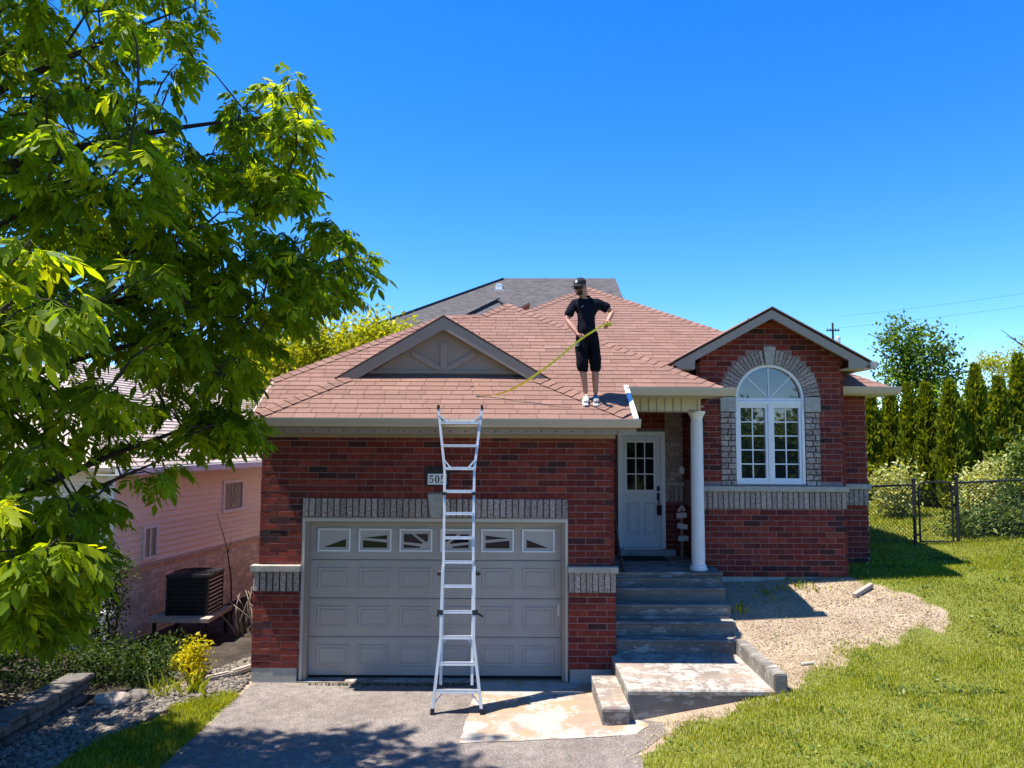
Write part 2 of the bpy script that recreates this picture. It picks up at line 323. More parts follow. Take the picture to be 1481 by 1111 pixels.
# ground material: soil <-> turf thatch by the lawn attribute
m, soilcol = ground_mat('ground', [((.29, .215, .145), (.38, .29, .2), 2.5), ((.7, .7, .7), (1.2, 1.2, 1.2), 40)], bump=.8, bscale=40)
t = m.node_tree; N = t.nodes; b = N['Principled BSDF']
at_ = N.new('ShaderNodeAttribute'); at_.attribute_name = 'lawn'
rm = N.new('ShaderNodeValToRGB'); rm.color_ramp.elements[0].position = .4; rm.color_ramp.elements[1].position = .6; lk(t, at_.outputs['Fac'], rm.inputs[0])
mx = N.new('ShaderNodeMix'); mx.data_type = 'RGBA'; lk(t, rm.outputs[0], mx.inputs[0]); lk(t, soilcol, mx.inputs[6])
gn = N.new('ShaderNodeTexNoise'); gn.inputs['Scale'].default_value = 3; gcr = N.new('ShaderNodeValToRGB'); lk(t, gn.outputs[0], gcr.inputs[0])
gcr.color_ramp.elements[0].color = (.1, .13, .014, 1); gcr.color_ramp.elements[1].color = (.2, .2, .05, 1); lk(t, gcr.outputs[0], mx.inputs[7]); lk(t, mx.outputs[2], b.inputs['Base Color'])
tag(link('ground', me, 'ground', smooth=True), kind='structure')

def sheet(name, mat, poly, dz, kind='structure', step=.25, parent=None):
    """thin sheet draped over the ground inside a polygon (triangulated strip grid clipped by bmesh)"""
    bm = bmesh.new(); vs = [bm.verts.new((x, y, 0)) for x, y in poly]; bm.faces.new(vs)
    X = [p[0] for p in poly]; Y = [p[1] for p in poly]
    for x in np.arange(min(X)+step, max(X), step): bmesh.ops.bisect_plane(bm, geom=bm.verts[:]+bm.edges[:]+bm.faces[:], plane_co=(x, 0, 0), plane_no=(1, 0, 0))
    for y in np.arange(min(Y)+step, max(Y), step): bmesh.ops.bisect_plane(bm, geom=bm.verts[:]+bm.edges[:]+bm.faces[:], plane_co=(0, y, 0), plane_no=(0, 1, 0))
    for v in bm.verts: v.co.z = gz(v.co.x, v.co.y)+dz
    bm.normal_update()
    for f in bm.faces:
        if f.normal.z < 0: f.normal_flip()
    me = bpy.data.meshes.new(name); bm.to_mesh(me); bm.free()
    o = link(name, me, mat); tag(o, kind=kind); return o
def rag(poly, amp, seg=.12, seed=0):
    """subdivide polygon edges and roughen them"""
    r = random.Random(seed); out = []
    for i, (ax, ay) in enumerate(poly):
        bx, by = poly[(i+1) % len(poly)]; L = math.hypot(bx-ax, by-ay); n = max(1, int(L/seg))
        for k in range(n): out.append((ax+(bx-ax)*k/n+(r.uniform(-amp, amp) if k else 0), ay+(by-ay)*k/n+(r.uniform(-amp, amp) if k else 0)))
    return out
sheet('driveway', 'asphalt', rag([(-3.5, -3), (1.36, -3), (1.36, 8.35), (1.75, 8.75), (1.75, 9.3), (1.36, 9.5), (1.36, 10.72), (-3.5, 10.72)], .018, .2, 3), .006)
sheet('concrete_apron', 'apron', rag([(-.56, 8.57), (1.42, 8.83), (1.6, 9.0), (1.45, 9.3), (1.44, 10.74), (-.45, 10.74)], .015, .1, 5), .012)
sheet('garage_apron', 'worn_concrete', [(-2.95, 10.64), (-.452, 10.64), (-.452, 10.95), (-2.95, 10.95)], .016)
sheet('garden_bed', 'mulch', rag([(-9.5, 4.5), (-5.62, 4.5), (-5.6, 9.6), (-4.9, 9.5), (-4.4, 9.8), (-3.9, 11.4), (-3.55, 12.5), (-3.55, 22), (-9.5, 22)], .03, .3, 2), .008)
sheet('gravel_path', 'gravel_bed', rag([(-3.56, 10.2), (-3.56, 12.0), (-4.0, 11.6), (-4.45, 10.6), (-4.75, 9.9), (-5.48, 9.4), (-5.5, 5.0), (-4.6, 5.0), (-4.5, 8.2), (-4.1, 9.6)], .03, .2, 4), .013)
sheet('road', 'asphalt', [(-60, -9), (60, -9), (60, -3.2), (-60, -3.2)], .004, step=3)
# ================================================================== the brick bungalow
H = thing('brick_bungalow', (0, 11, 0), 'red brick bungalow with attached garage, pinkish shingle roof and arched window', 'house')
BL, BH, JT = .257, .0786, .0100            # brick length, height, joint
def brick_mesh(name, L, h, d=.05, c=.005):
    x, z = L/2, h/2
    V = [(-x, 0, -z), (x, 0, -z), (x, 0, z), (-x, 0, z), (-x, -d+c, -z), (x, -d+c, -z), (x, -d+c, z), (-x, -d+c, z), (-x+c, -d, -z+c), (x-c, -d, -z+c), (x-c, -d, z-c), (-x+c, -d, z-c)]
    F = [(0, 1, 5, 4), (1, 2, 6, 5), (2, 3, 7, 6), (3, 0, 4, 7), (4, 5, 9, 8), (5, 6, 10, 9), (6, 7, 11, 10), (7, 4, 8, 11), (8, 9, 10, 11)]
    return V, F
def brick_layout(u0, u1, v0, v1, skip, L=BL, h=BH, off=0):
    """running bond; yields (uc, vc, length, height)"""
    out = []; v = v0; j = 0
    while v < v1-.012:
        hh = min(h, v1-v); u = u0-(L+JT)/2*((j+off) % 2)+random.uniform(-.004, .004)
        while u < u1-.01:
            a = max(u, u0); bb = min(u+L, u1)
            if bb-a > .035 and hh > .02:
                segs = [(a, bb)]
                for (hu0, hu1, hv0, hv1) in skip:
                    if v+hh > hv0+.004 and v < hv1-.004:
                        ns = []
                        for (p, q) in segs:
                            if q <= hu0 or p >= hu1: ns.append((p, q)); continue
                            if p < hu0: ns.append((p, hu0))
                            if q > hu1: ns.append((hu1, q))
                        segs = ns
                for (p, q) in segs:
                    if q-p > .03: out.append(((p+q)/2, v+hh/2, q-p, hh))
            u += L+JT
        v += h+JT; j += 1
    return out
BM_CACHE = {}
def put_bricks(lay, face, parent, mat, indiv, name='brick', cond=None, depth=.05):
    """face: (origin, udir, ndir) where z is up; bricks stand proud along ndir. indiv: how many as objects"""
    O, U, Nn = [Vector(q) for q in face]; rest = MB(); k = 0
    for (u, v, L, h) in lay:
        if cond and not cond(u, v, L, h): continue
        d = depth+random.uniform(-.0025, .002); p = O+U*u+Vector((0, 0, v))
        R = Matrix((U, -Nn, Vector((0, 0, 1)))).transposed().to_4x4()
        R = R @ Matrix.Rotation(random.uniform(-.006, .006), 4, 'Y')
        if k < indiv:
            key = (name, mat, round(L, 2), round(h, 3))
            if key not in BM_CACHE:
                V, F = brick_mesh(name, key[2], h, .05); me = bpy.data.meshes.new(name); me.from_pydata(V, [], F); me.update(); me.materials.append(MATS[mat]); BM_CACHE[key] = me
            inst(name, BM_CACHE[key], parent, Matrix.Translation(p+Nn*(d-.05)) @ R); k += 1
        else:
            V, F = brick_mesh(name, L, h, d); M = Matrix.Translation(p) @ R; rest.add([M @ Vector(q) for q in V], F, random.random())
    if rest.v:
        o = rest.build(name+'work', mat, parent); tag(o, kind='stuff')
    return k
FR = lambda y: ((0, y, 0), (1, 0, 0), (0, -1, 0))     # a face looking at -Y
# brick faces sit PR proud of mortar; wall slabs are set back by .05-.007
GY0 = 10.7; PR = .007
XL, XR = -3.5, 1.43; OX0, OX1, OZ = -2.91, .79, 2.24
gw = part('garage_wall', 'mortar', H, lambda m: (m.box(XL+.01, OX0, GY0+PR, GY0+.3, .2, 3.44), m.box(OX1, XR-.01, GY0+PR, GY0+.3, .2, 3.44), m.box(OX0, OX1, GY0+PR, GY0+.3, OZ, 3.44)))
def face_at(y): return ((0, y+.05, 0), (1, 0, 0), (0, -1, 0))
lay = brick_layout(XL, XR, 2.503-(BH+JT)*11, 3.44, [(OX0, OX1, 0, 2.5), (-1.165, -.94, 2.2, 2.565)])
lay.sort(key=lambda q: -q[1])
# lower piers (5 cm proud)
boxp('pier_core', 'mortar', gw, XL-.04, OX0+.0, GY0-.05+PR, GY0+.28, .2, 1.25)
boxp('pier_core', 'mortar', gw, OX1, XR+.005, GY0-.05+PR, GY0+.28, .2, 1.25)
layp = brick_layout(XL-.05, OX0+.0, .2, 1.222, [])+brick_layout(OX1, XR+.015, .2, 1.222, [])
n1 = put_bricks(lay, face_at(GY0), gw, 'brick', 218)
n2 = put_bricks(layp, face_at(GY0-.05), gw, 'brick', 82)
print('garage bricks', n1, n2, len(lay), len(layp))
# soldier courses (grey tumbled brick)
def soldiers(x0, x1, z0, z1, y, parent, w=.0765, name='soldier_brick', backing=True):
    if backing: boxp('mortar_bed', 'dark_mortar', parent, x0, x1, y+PR+.002, y+.06, z0, z1)
    n = round((x1-x0)/(w+JT)); st = (x1-x0)/n
    for i in range(n):
        key = ('sol', round(z1-z0, 3))
        if key not in BM_CACHE:
            V, F = brick_mesh(name, w-.003, z1-z0-.008, .05, .008); me = bpy.data.meshes.new(name); me.from_pydata(V, [], F); me.update(); me.materials.append(MATS['grey_brick']); BM_CACHE[key] = me
        inst(name, BM_CACHE[key], parent, Matrix.Translation((x0+st*(i+.5), y+.05+random.uniform(-.003, .003), (z0+z1)/2)) @ Matrix.Rotation(random.uniform(-.012, .012), 4, 'Y'))
soldiers(OX0, -1.165, OZ, 2.5, GY0-.012, gw); soldiers(-.94, OX1, OZ, 2.5, GY0-.012, gw)
boxp('steel_lintel', 'taupe', gw, OX0+.001, OX1-.001, GY0-.005, GY0+.1, OZ-.018, OZ-.001)
part('keystone', 'stone', gw, lambda m: m.prism([(-1.125, GY0-.035, OZ), (-.975, GY0-.035, OZ), (-.935, GY0-.035, 2.565), (-1.17, GY0-.035, 2.565)], (0, .09, 0)), bevel=.005)
soldiers(XL-.055, OX0, 1.228, 1.5, GY0-.06, gw); soldiers(OX1, XR+.02, 1.228, 1.5, GY0-.06, gw)
boxp('pier_cap', 'stone', gw, XL-.085, OX0+.012, GY0-.1, GY0+.05, 1.5, 1.583, bevel=.006)
boxp('pier_cap', 'stone', gw, OX1-.012, XR+.045, GY0-.1, GY0+.05, 1.5, 1.583, bevel=.006)
boxp('foundation', 'foundation', gw, XL-.035, OX0-.02, GY0-.045, GY0+.29, -.15, .2)
boxp('foundation', 'foundation', gw, OX1+.02, XR-.002, GY0-.045, GY0+.29, -.15, .2)
# plaque 505
pl = boxp('number_plaque', 'black', H, -1.21, -.875, GY0-.022, GY0-.001, 2.665, 2.945, bevel=.004)
boxp('plate', 'white', pl, -1.168, -.905, GY0-.027, GY0-.0225, 2.695, 2.845)
def digit0(m, x, z, w, h, y):
    n = 20; o = [(x+w/2*math.cos(2*PI*i/n), y, z+h/2*math.sin(2*PI*i/n)) for i in range(n)]; q = [(x+w*.21*math.cos(2*PI*i/n), y, z+h*.41*math.sin(2*PI*i/n)) for i in range(n)]
    m.add(o+q, [(i, (i+1) % n, n+(i+1) % n, n+i) for i in range(n)])
def digit5(m, x, z, w, h, y):
    S = lambda a, b: (x+(a-.5)*w, y, z+(b-.5)*h)
    m.add([S(.12, 1), S(.9, 1), S(.84, .82), S(.16, .82)], [(0, 1, 2, 3)])
    m.add([S(.12, 1), S(.24, .9), S(.19, .5), S(.05, .5)], [(0, 1, 2, 3)])
    O = []; I = []
    for i in range(15):
        a = math.radians(128-i*19.5); O.append(S(.46+.5*math.cos(a), .32+.32*math.sin(a))); I.append(S(.44+.26*math.cos(a), .33+.255*math.sin(a)))
    O[0] = S(.05, .5); I[0] = S(.19, .5)
    m.add(O+I, [(i, i+1, 15+i+1, 15+i) for i in range(14)])
    m.add([S(.02, .16), S(.2, .2), S(.2, .05), S(.06, .04)], [(0, 1, 2, 3)])
for x, fn in ((-1.118, digit5), (-1.036, digit0), (-.954, digit5)): part('digit', 'black_matte', pl, lambda m: fn(m, x, 2.77, .064, .105, GY0-.0285))
# ---------------- garage door
DX0, DX1, DY, DZ0, DZ1 = -2.82, .71, 10.86, .045, 2.16
gd = part('garage_door', 'door_insert', H, lambda m: m.box(DX0-.02, DX1+.02, DY+.05, DY+.07, DZ0, DZ1+.05))
fr = part('door_frame', 'taupe', gd, lambda m: (m.box(OX0+.003, DX0+.004, GY0+.03, DY+.05, .02, OZ-.02), m.box(DX1-.004, OX1-.003, GY0+.03, DY+.05, .02, OZ-.02), m.box(DX0+.004, DX1-.004, GY0+.03, DY+.05, DZ1-.01, OZ-.02)))
part('brick_mould', 'cream', gd, lambda m: (m.box(OX0+.002, OX0+.04, GY0+.005, GY0+.029, .02, OZ-.02), m.box(OX1-.04, OX1-.002, GY0+.005, GY0+.029, .02, OZ-.02), m.box(OX0+.04, OX1-.04, GY0+.005, GY0+.029, OZ-.06, OZ-.02)))
sh = (DZ1-DZ0)/4; pw = (DX1-DX0-.08)/6
def panel_geo(m, x0, x1, z0, z1, y, steps):
    rings = []
    for (ins, dy) in steps: rings.append([(x0+ins, y-dy, z0+ins), (x1-ins, y-dy, z0+ins), (x1-ins, y-dy, z1-ins), (x0+ins, y-dy, z1-ins)])
    V = [p for r in rings for p in r]; n = len(rings)
    m.add(V, [(4*i+k, 4*i+(k+1) % 4, 4*(i+1)+(k+1) % 4, 4*(i+1)+k) for i in range(n-1) for k in range(4)]+[(4*n-4, 4*n-3, 4*n-2, 4*n-1)])
for r in range(4):
    z0 = DZ0+sh*r
    sec = boxp('door_section', 'garage_door', gd, DX0, DX1, DY, DY+.045, z0+.004, z0+sh-.004, bevel=.004)
    part('section_rib', 'garage_door', gd, lambda m: m.box(DX0+.005, DX1-.005, DY-.004, DY+.002, z0+sh-.035, z0+sh-.022))
    for c in range(6):
        x0 = DX0+.04+pw*c+(pw-.45)/2; x1 = x0+.45
        if r < 3:
            part('panel', 'garage_door', gd, lambda m: panel_geo(m, x0, x1, z0+.125, z0+sh-.105, DY-.0005, [(0, 0), (.012, .012), (.022, .012), (.045, .002), (.058, .013), (.06, .013)]))
        else:
            zb, zt = z0+.115, z0+sh-.095; xa, xb = x0-.005, x1+.005
            wf = part('window_frame', 'white_metal', gd, lambda m: (m.box(xa, xb, DY-.022, DY-.0005, zb, zb+.022), m.box(xa, xb, DY-.022, DY-.0005, zt-.022, zt), m.box(xa, xa+.022, DY-.022, DY-.0005, zb+.022, zt-.022), m.box(xb-.022, xb, DY-.022, DY-.0005, zb+.022, zt-.022)))
            boxp('sunburst_insert', 'door_insert', gd, xa+.022, xb-.022, DY-.008, DY-.0006, zb+.022, zt-.022)
            shapes = {0: [[(68, 180), (288, 102), (288, 180)]], 1: [[(50, 90), (290, 63), (290, 105)], [(45, 112), (290, 135), (290, 185), (45, 185)]],
                      2: [[(44, 52), (122, 52), (237, 135), (232, 145), (44, 128)], [(157, 50), (290, 50), (290, 125), (267, 125)], [(44, 150), (217, 173), (207, 185), (44, 185)]]}[min(c, 5-c)]
            for poly in shapes:
                P = [((xa+(p/335)*(xb-xa)) if c < 3 else (xb-(p/335)*(xb-xa)), zt-(q/222)*(zt-zb)) for p, q in poly]
                if c >= 3: P = P[::-1]
                part('pane', 'dark_glass', gd, lambda m: m.prism([(x, DY-.0115, z) for x, z in P[::-1]], (0, .003, 0)))
boxp('weather_strip', 'black_matte', gd, DX0, DX1, DY-.003, DY+.04, .02, DZ0)
boxp('lock_handle', 'aluminium_worn', gd, DX1-.06, DX1-.045, GY0+.02, GY0+.035, .9, 1.05)

# ---------------- roof
S = .57; YE, ZE = 10.25, 3.598; SL = math.sqrt(1+S*S)
def P3(x, y): return Vector((x, y, ZE+S*(y-YE)))
YP = 11.1
pP = dict(gl=(-3.5, YE), gr=(1.645, YE), rr=(1.645, YP), pr=(3.13, YP), pk=(-.09, 14.27), nb=(-.555, 13.734), na=(-1.27, 13.66), ll=(-3.58, 11.27))
roof = part('roof', 'underlay', H, lambda m: (
    m.prism([P3(*pP[k]) for k in ('gl', 'gr', 'rr', 'pr', 'pk', 'nb', 'na', 'll')], (0, 0, -.06)),))
def clip_poly(poly, a, b):
    out = []; n = len(poly)
    for i in range(n):
        p, q = poly[i], poly[(i+1) % n]
        sp = (b[0]-a[0])*(p[1]-a[1])-(b[1]-a[1])*(p[0]-a[0]); sq = (b[0]-a[0])*(q[1]-a[1])-(b[1]-a[1])*(q[0]-a[0])
        if sp >= 0: out.append(p)
        if (sp >= 0) != (sq >= 0):
            t = sp/(sp-sq); out.append((p[0]+(q[0]-p[0])*t, p[1]+(q[1]-p[1])*t))
    return out
def shingles(parent, O, Nn, regions, e, tabw, indiv=0, mat='shingle', y0=0):
    """O: plane origin (eave); u = x, v = up-slope distance; regions convex CCW lists of (u,v)"""
    V = Vector((0, 1, S)).normalized() if Nn is None else Nn
    U = Vector((1, 0, 0)); Nn = U.cross(V)
    rest = MB(); k = 0; umin = min(p[0] for r in regions for p in r); umax = max(p[0] for r in regions for p in r); vmax = max(p[1] for r in regions for p in r)
    full = None; j = 0; v = 0.
    while v < vmax:
        u = umin-tabw*random.uniform(0, 1)
        while u < umax:
            wv = tabw*random.choice((1, 1, 1, 1, .7, 1.25)); g = .006
            rect = [(u+g/2, v), (u+wv-g/2, v), (u+wv-g/2, v+e+.004), (u+g/2, v+e+.004)]
            for reg in regions:
                p = rect
                for i in range(len(reg)):
                    p = clip_poly(p, reg[i], reg[(i+1) % len(reg)])
                    if len(p) < 3: break
                if len(p) < 3: continue
                ar = abs(sum(p[i][0]*p[(i+1) % len(p)][1]-p[(i+1) % len(p)][0]*p[i][1] for i in range(len(p))))/2
                if ar < .002: continue
                hgt = lambda q: .011-.008*(q[1]-v)/e
                dh = random.uniform(0, .002)
                if k < indiv and ar > .98*(wv-g)*(e+.004) and 5 > len(p) and wv == tabw:
                    if full is None:
                        mm = MB(); x = (tabw-g)/2
                        T = [(-x, 0, .011), (x, 0, .011), (x, e+.004, .003), (-x, e+.004, .003)]; B = [(a_, b_, -.004) for a_, b_, c_ in T]
                        mm.add(T+B, [(0, 1, 2, 3), (7, 6, 5, 4), (0, 4, 5, 1), (1, 5, 6, 2), (2, 6, 7, 3), (3, 7, 4, 0)]); full = mm.mesh('shingle'); full.materials.append(MATS[mat])
                    M = Matrix.Translation(O+U*(u+wv/2)+V*v+Nn*dh) @ Matrix((U, V, Nn)).transposed().to_4x4()
                    inst('shingle', full, parent, M); k += 1
                else:
                    T = [O+U*q[0]+V*q[1]+Nn*(hgt(q)+dh) for q in p]; B = [O+U*q[0]+V*q[1]-Nn*.004 for q in p]; n = len(p)
                    rest.add(T+B, [tuple(range(n))]+[(i, n+i, n+(i+1) % n, (i+1) % n) for i in range(n)], random.random())
            u += wv
        v += e; j += 1
    o = rest.build('shingle_courses', mat, parent); tag(o, kind='stuff'); return o
def uv(k): x, y = pP[k] if isinstance(k, str) else k; return (x, (y-YE)*SL)
reg = [[uv('gl'), uv('gr'), uv('rr'), uv((-3.58, YP))], [uv((-3.58, YP)), uv((-.555, YP)), uv('nb'), uv('na'), uv('ll')], [uv((-.555, YP)), uv('pr'), uv('pk'), uv('nb')]]
random.seed(23)
shingles(roof, P3(0, YE)+Vector((0, 0, 0)), None, reg, .145, .30, 300)
# hip caps
def hip_caps(parent, A, B, d1, d2, wdt=.13, e=.15, lift=.012, name='hip_cap'):
    A = Vector(A); B = Vector(B); L = (B-A).length; d = (B-A).normalized(); n = max(1, int(L/e)); e = L/n
    d1 = (Vector(d1)-d*Vector(d1).dot(d)).normalized(); d2 = (Vector(d2)-d*Vector(d2).dot(d)).normalized()
    up = (-(d1+d2)); up = up.normalized() if up.length > .05 else d.cross(d1).normalized()
    if up.z < 0: up = -up
    mm = MB(); P = []
    for t, hh in ((0, lift+.014), (e*1.12, lift)):
        for q in (d1*wdt, d1*wdt*.25+up*.004, up*.012, d2*wdt*.25+up*.004, d2*wdt): P.append(d*t+q+up*hh)
    T = P+[p-up*.012 for p in P]
    mm.add(T, [(i, i+1, 6+i, 5+i) for i in range(4)]+[(10+i, 15+i, 16+i, 11+i) for i in range(4)]+[(i, 10+i, 11+i, i+1) for i in range(4)]+[(5+i, 6+i, 16+i, 15+i) for i in range(4)]+[(0, 5, 15, 10), (4, 14, 19, 9)])
    me = mm.mesh(name); me.materials.append(MATS['shingle'])
    for i in range(n): inst(name, me, parent, Matrix.Translation(A+d*e*i))
pv = Vector((0, 1, S)); px_ = Vector((1, 0, 0))
def right_plane(h): return Vector((1, 0, -S))
hip_caps(roof, P3(*pP['pr'])+Vector((-.04, .02, 0)), P3(*pP['pk']), (-1, 0, 0), (1, 0, -S))
hip_caps(roof, P3(*pP['ll']), P3(*pP['na']), (1, 0, 0), (-1, 0, -S))
hip_caps(roof, P3(*pP['na']), P3(*pP['nb']), (0, -1, -S), (0, 1, -S), name='ridge_cap')
hip_caps(roof, P3(*pP['nb']), P3(*pP['pk']), (1, 0, 0), (-1, 0, -S))
hip_caps(roof, P3(-3.42, YE+.07), P3(-2.45, 11.33), (0, -1, -S), (0, 1, S), lift=.016, wdt=.1)
hip_caps(roof, P3(1.56, YE+.07), P3(.38, 11.33), (0, -1, -S), (0, 1, S), lift=.016, wdt=.1)
# the slopes behind the hips
zr = ZE+S*(YP-YE); zl = ZE+S*(pP['ll'][1]-YE); pk = P3(*pP['pk']); na = P3(*pP['na'])
def slope(name, pts, mat='shingle', th=.05): return part(name, mat, roof, lambda m: m.prism(pts, (0, 0, -th)))
slope('side_slope', [(3.13, YP, zr), (3.13, 16.5, zr), (-.09, 16.5, pk.z-.16), (-.09, 14.27, pk.z)][::1])
slope('side_slope', [(-3.58, 11.27, zl), (-1.27, 13.66, na.z), (-1.27, 17, na.z), (-3.58, 17, zl)][::-1])
slope('side_slope', [(-3.58, 17, zl), (-3.58, 22, zl), (.4, 22, zl+S*4), (.4, 17, zl+S*4)])
# rear block B
YB, ZB = 12.6, 4.233
def B3(x, y): return Vector((x, y, ZB+S*(y-YB)))
bpk = (1.71, 17.09); bR = (6.3, YB); bL = (-2.9, YB)
rb = part('rear_roof', 'underlay', H, lambda m: m.prism([B3(*bL), B3(*bR), B3(*bpk)], (0, 0, -.06)))
shingles(rb, B3(0, YB), None, [[(-2.9, 0), (6.3, 0), (1.71, (17.09-YB)*SL)]], .145, .30, 0)
hip_caps(rb, B3(*bR)+Vector((-.05, .04, 0)), B3(*bpk), (-1, 0, 0), (1, 0, -S))
hip_caps(rb, B3(-.6, YB+2.25), B3(*bpk), (1, 0, 0), (-1, 0, -S))
zb0 = B3(*bR).z; zbp = B3(*bpk).z
part('side_slope', 'shingle', rb, lambda m: (m.prism([B3(*bR), (6.3, 22, zb0), (1.71, 22, zbp), B3(*bpk)], (0, 0, -.05))))
part('side_slope', 'shingle', rb, lambda m: (m.prism([B3(*bpk), (1.71, 22, zbp), (-2.9, 22, zb0), B3(*bL)], (0, 0, -.05))))
# rakes of the low skirt roof (white drip strip at the right edge)
part('rake_flashing', 'white_metal', H, lambda m: m.prism([P3(1.64, YE-.02)+Vector((0, 0, .035)), P3(1.64, YP+.03)+Vector((0, 0, .035)), P3(1.64, YP+.03)+Vector((0, 0, -.1)), P3(1.64, YE-.02)+Vector((0, 0, -.09))], (.065, 0, 0)))
part('rake_board', 'taupe', H, lambda m: m.prism([P3(-3.52, YE)+Vector((0, 0, .012)), P3(-3.52, 11.27)+Vector((0, 0, .012)), P3(-3.52, 11.27)+Vector((0, 0, -.16)), P3(-3.52, YE)+Vector((0, 0, -.16))], (-.03, 0, 0)))
# gutters
def gutter(name, parent, x0, x1, y, ztop, hgt=.115, dep=.12, mitre=.05):
    """K-style gutter along x; front lip at y"""
    prof = [(y+dep, ztop-.004), (y+dep, ztop-hgt), (y+.05, ztop-hgt), (y+.028, ztop-hgt*.72), (y+.006, ztop-hgt*.25), (y, ztop-.012), (y, ztop), (y+.024, ztop), (y+.024, ztop-.012), (y+.03, ztop-hgt*.7), (y+.055, ztop-hgt+.006), (y+dep-.006, ztop-hgt+.006), (y+dep-.006, ztop-.004)]
    o = part(name, 'gutter', parent, lambda m: m.prism([(x0, a_, b_) for a_, b_ in prof], (x1-x0, 0, 0)))
    part('end_cap', 'gutter', o, lambda m: (m.prism([(x0-.004, a_, b_) for a_, b_ in prof[:7]], (.004, 0, 0)), m.prism([(x1, a_, b_) for a_, b_ in prof[:7]], (.004, 0, 0))))
    return o
gutter('gutter', H, -3.48, 1.72, 10.13, 3.604)
fb = part('fascia_board', 'taupe', H, lambda m: m.box(-3.5, 1.68, 10.272, 10.295, 3.40, 3.58))
part('soffit', 'cream', H, lambda m: m.box(-3.5, 1.68, 10.296, GY0+.2, 3.435, 3.45))
part('frieze_board', 'taupe', H, lambda m: m.box(XL-.02, XR+.02, GY0-.035, GY0-.003, 3.345, 3.434))
for i in range(24):
    x = -3.3+i*.205; MB().box(x, x+.018, 10.268, 10.2715, 3.425, 3.44).build('soffit_clip', 'black_matte', fb)
# garage gable (sunburst)
FY = 11.33; gx, ga, gz0 = -1.035, 5.165, 4.225
hw = 1.585; sl_ = (ga-gz0)/hw
fo = [(gx-hw, gz0), (gx, ga), (gx+hw, gz0)]; th_ = .19
gab = part('garage_gable', 'taupe', H, lambda m: m.prism([(gx-hw+.3, FY+.16, gz0-.2), (gx+hw-.3, FY+.16, gz0-.2), (gx+hw-.3, FY+.16, gz0), (gx, FY+.16, ga-.15), (gx-hw+.3, FY+.16, gz0)], (0, .05, 0)))
for sgn in (-1, 1):
    part('barge_board', 'taupe', gab, lambda m: m.prism([(gx, FY, ga), (gx+sgn*hw, FY, gz0), (gx+sgn*(hw-th_/sl_*.92), FY, gz0-.005), (gx, FY, ga-th_)][::sgn], (0, .03, 0)))
    part('gable_soffit', 'taupe', gab, lambda m: m.prism([(gx, FY+.03, ga-.03), (gx+sgn*hw, FY+.03, gz0-.03), (gx+sgn*hw, FY+.03, gz0-.05), (gx, FY+.03, ga-.05)][::sgn], (0, .14, 0)))
    part('drip_edge', 'black_matte', gab, lambda m: m.prism([(gx, FY-.006, ga+.012), (gx+sgn*hw*1.01, FY-.006, gz0+.008), (gx+sgn*hw*1.01, FY-.006, gz0-.004), (gx, FY-.006, ga-.002)][::sgn], (0, .04, 0)))
    part('gable_roof', 'shingle', gab, lambda m: m.prism([(gx, FY-.01, ga+.03), (gx+sgn*(hw+.03), FY-.01, gz0+.012), (gx+sgn*(hw+.03), FY+.04, gz0+.012), (gx, 13.0, ga+.03)], (0, 0, -.018)))
part('trim_rail', 'taupe', gab, lambda m: (m.box(gx-1.2, gx+1.2, FY+.125, FY+.159, gz0+.1, gz0+.135), m.box(gx-1.3, gx+1.3, FY+.11, FY+.159, gz0+.02, gz0+.055)))
part('sunburst_ray', 'taupe', gab, lambda m: m.beam((gx, FY+.148, gz0+.135), (gx, FY+.148, gz0+.57), .03, .1, (1, 0, 0)))
for sgn in (-1, 1):
    part('sunburst_ray', 'taupe', gab, lambda m: m.beam((gx+sgn*.03, FY+.147, gz0+.15), (gx+sgn*.48, FY+.147, gz0+.4), .028, .085, (-.5*sgn, 0, 1)))
# ---------------- wing with the arched window
WY = 12.3; WX0, WX1 = 3.05, 5.375; WC = 4.178; ZSP = 4.01; RI, RO = .56, .80; WZ0 = 2.635
AX, AZ = 4.12, 5.44; AS = .553                          # gable apex and slope
ww = part('wing_wall', 'mortar', H, lambda m: (
    m.box(WX0, WC-RI, WY+PR, WY+.25, 1.2, 4.6), m.box(WC+RI, WX1, WY+PR, WY+.25, 1.2, 4.6), m.box(WC-RI, WC+RI, WY+PR, WY+.25, 1.2, WZ0),
    m.prism([(WX0, WY+PR, 4.6), (WC-RI, WY+PR, 4.6), (WC-RI, WY+PR, 4.9), (WX0+.15, WY+PR, 4.72)], (0, .24, 0)),
    m.prism([(WX0+.1, WY+PR+.001, 4.59), (WX1-.02, WY+PR+.001, 4.59), (WX1-.02, WY+PR+.001, 4.66), (AX, WY+PR+.001, AZ-.06), (WX0+.1, WY+PR+.001, 4.8)], (0, .23, 0))))
boxp('foundation', 'foundation', ww, WX0-.005, WX1-.01, WY+.02, WY+.25, .7, 1.2)
boxp('foundation', 'foundation', ww, WX1-.02, 6.04, 13.03, 13.2, .7, 1.22)
def arch_ok(u, v, L, h):
    if v > AZ-.1-abs(u-AX)*AS: return False
    if v > ZSP-.02 and math.hypot(u-WC, v-ZSP) < RO+.05: return False
    return True
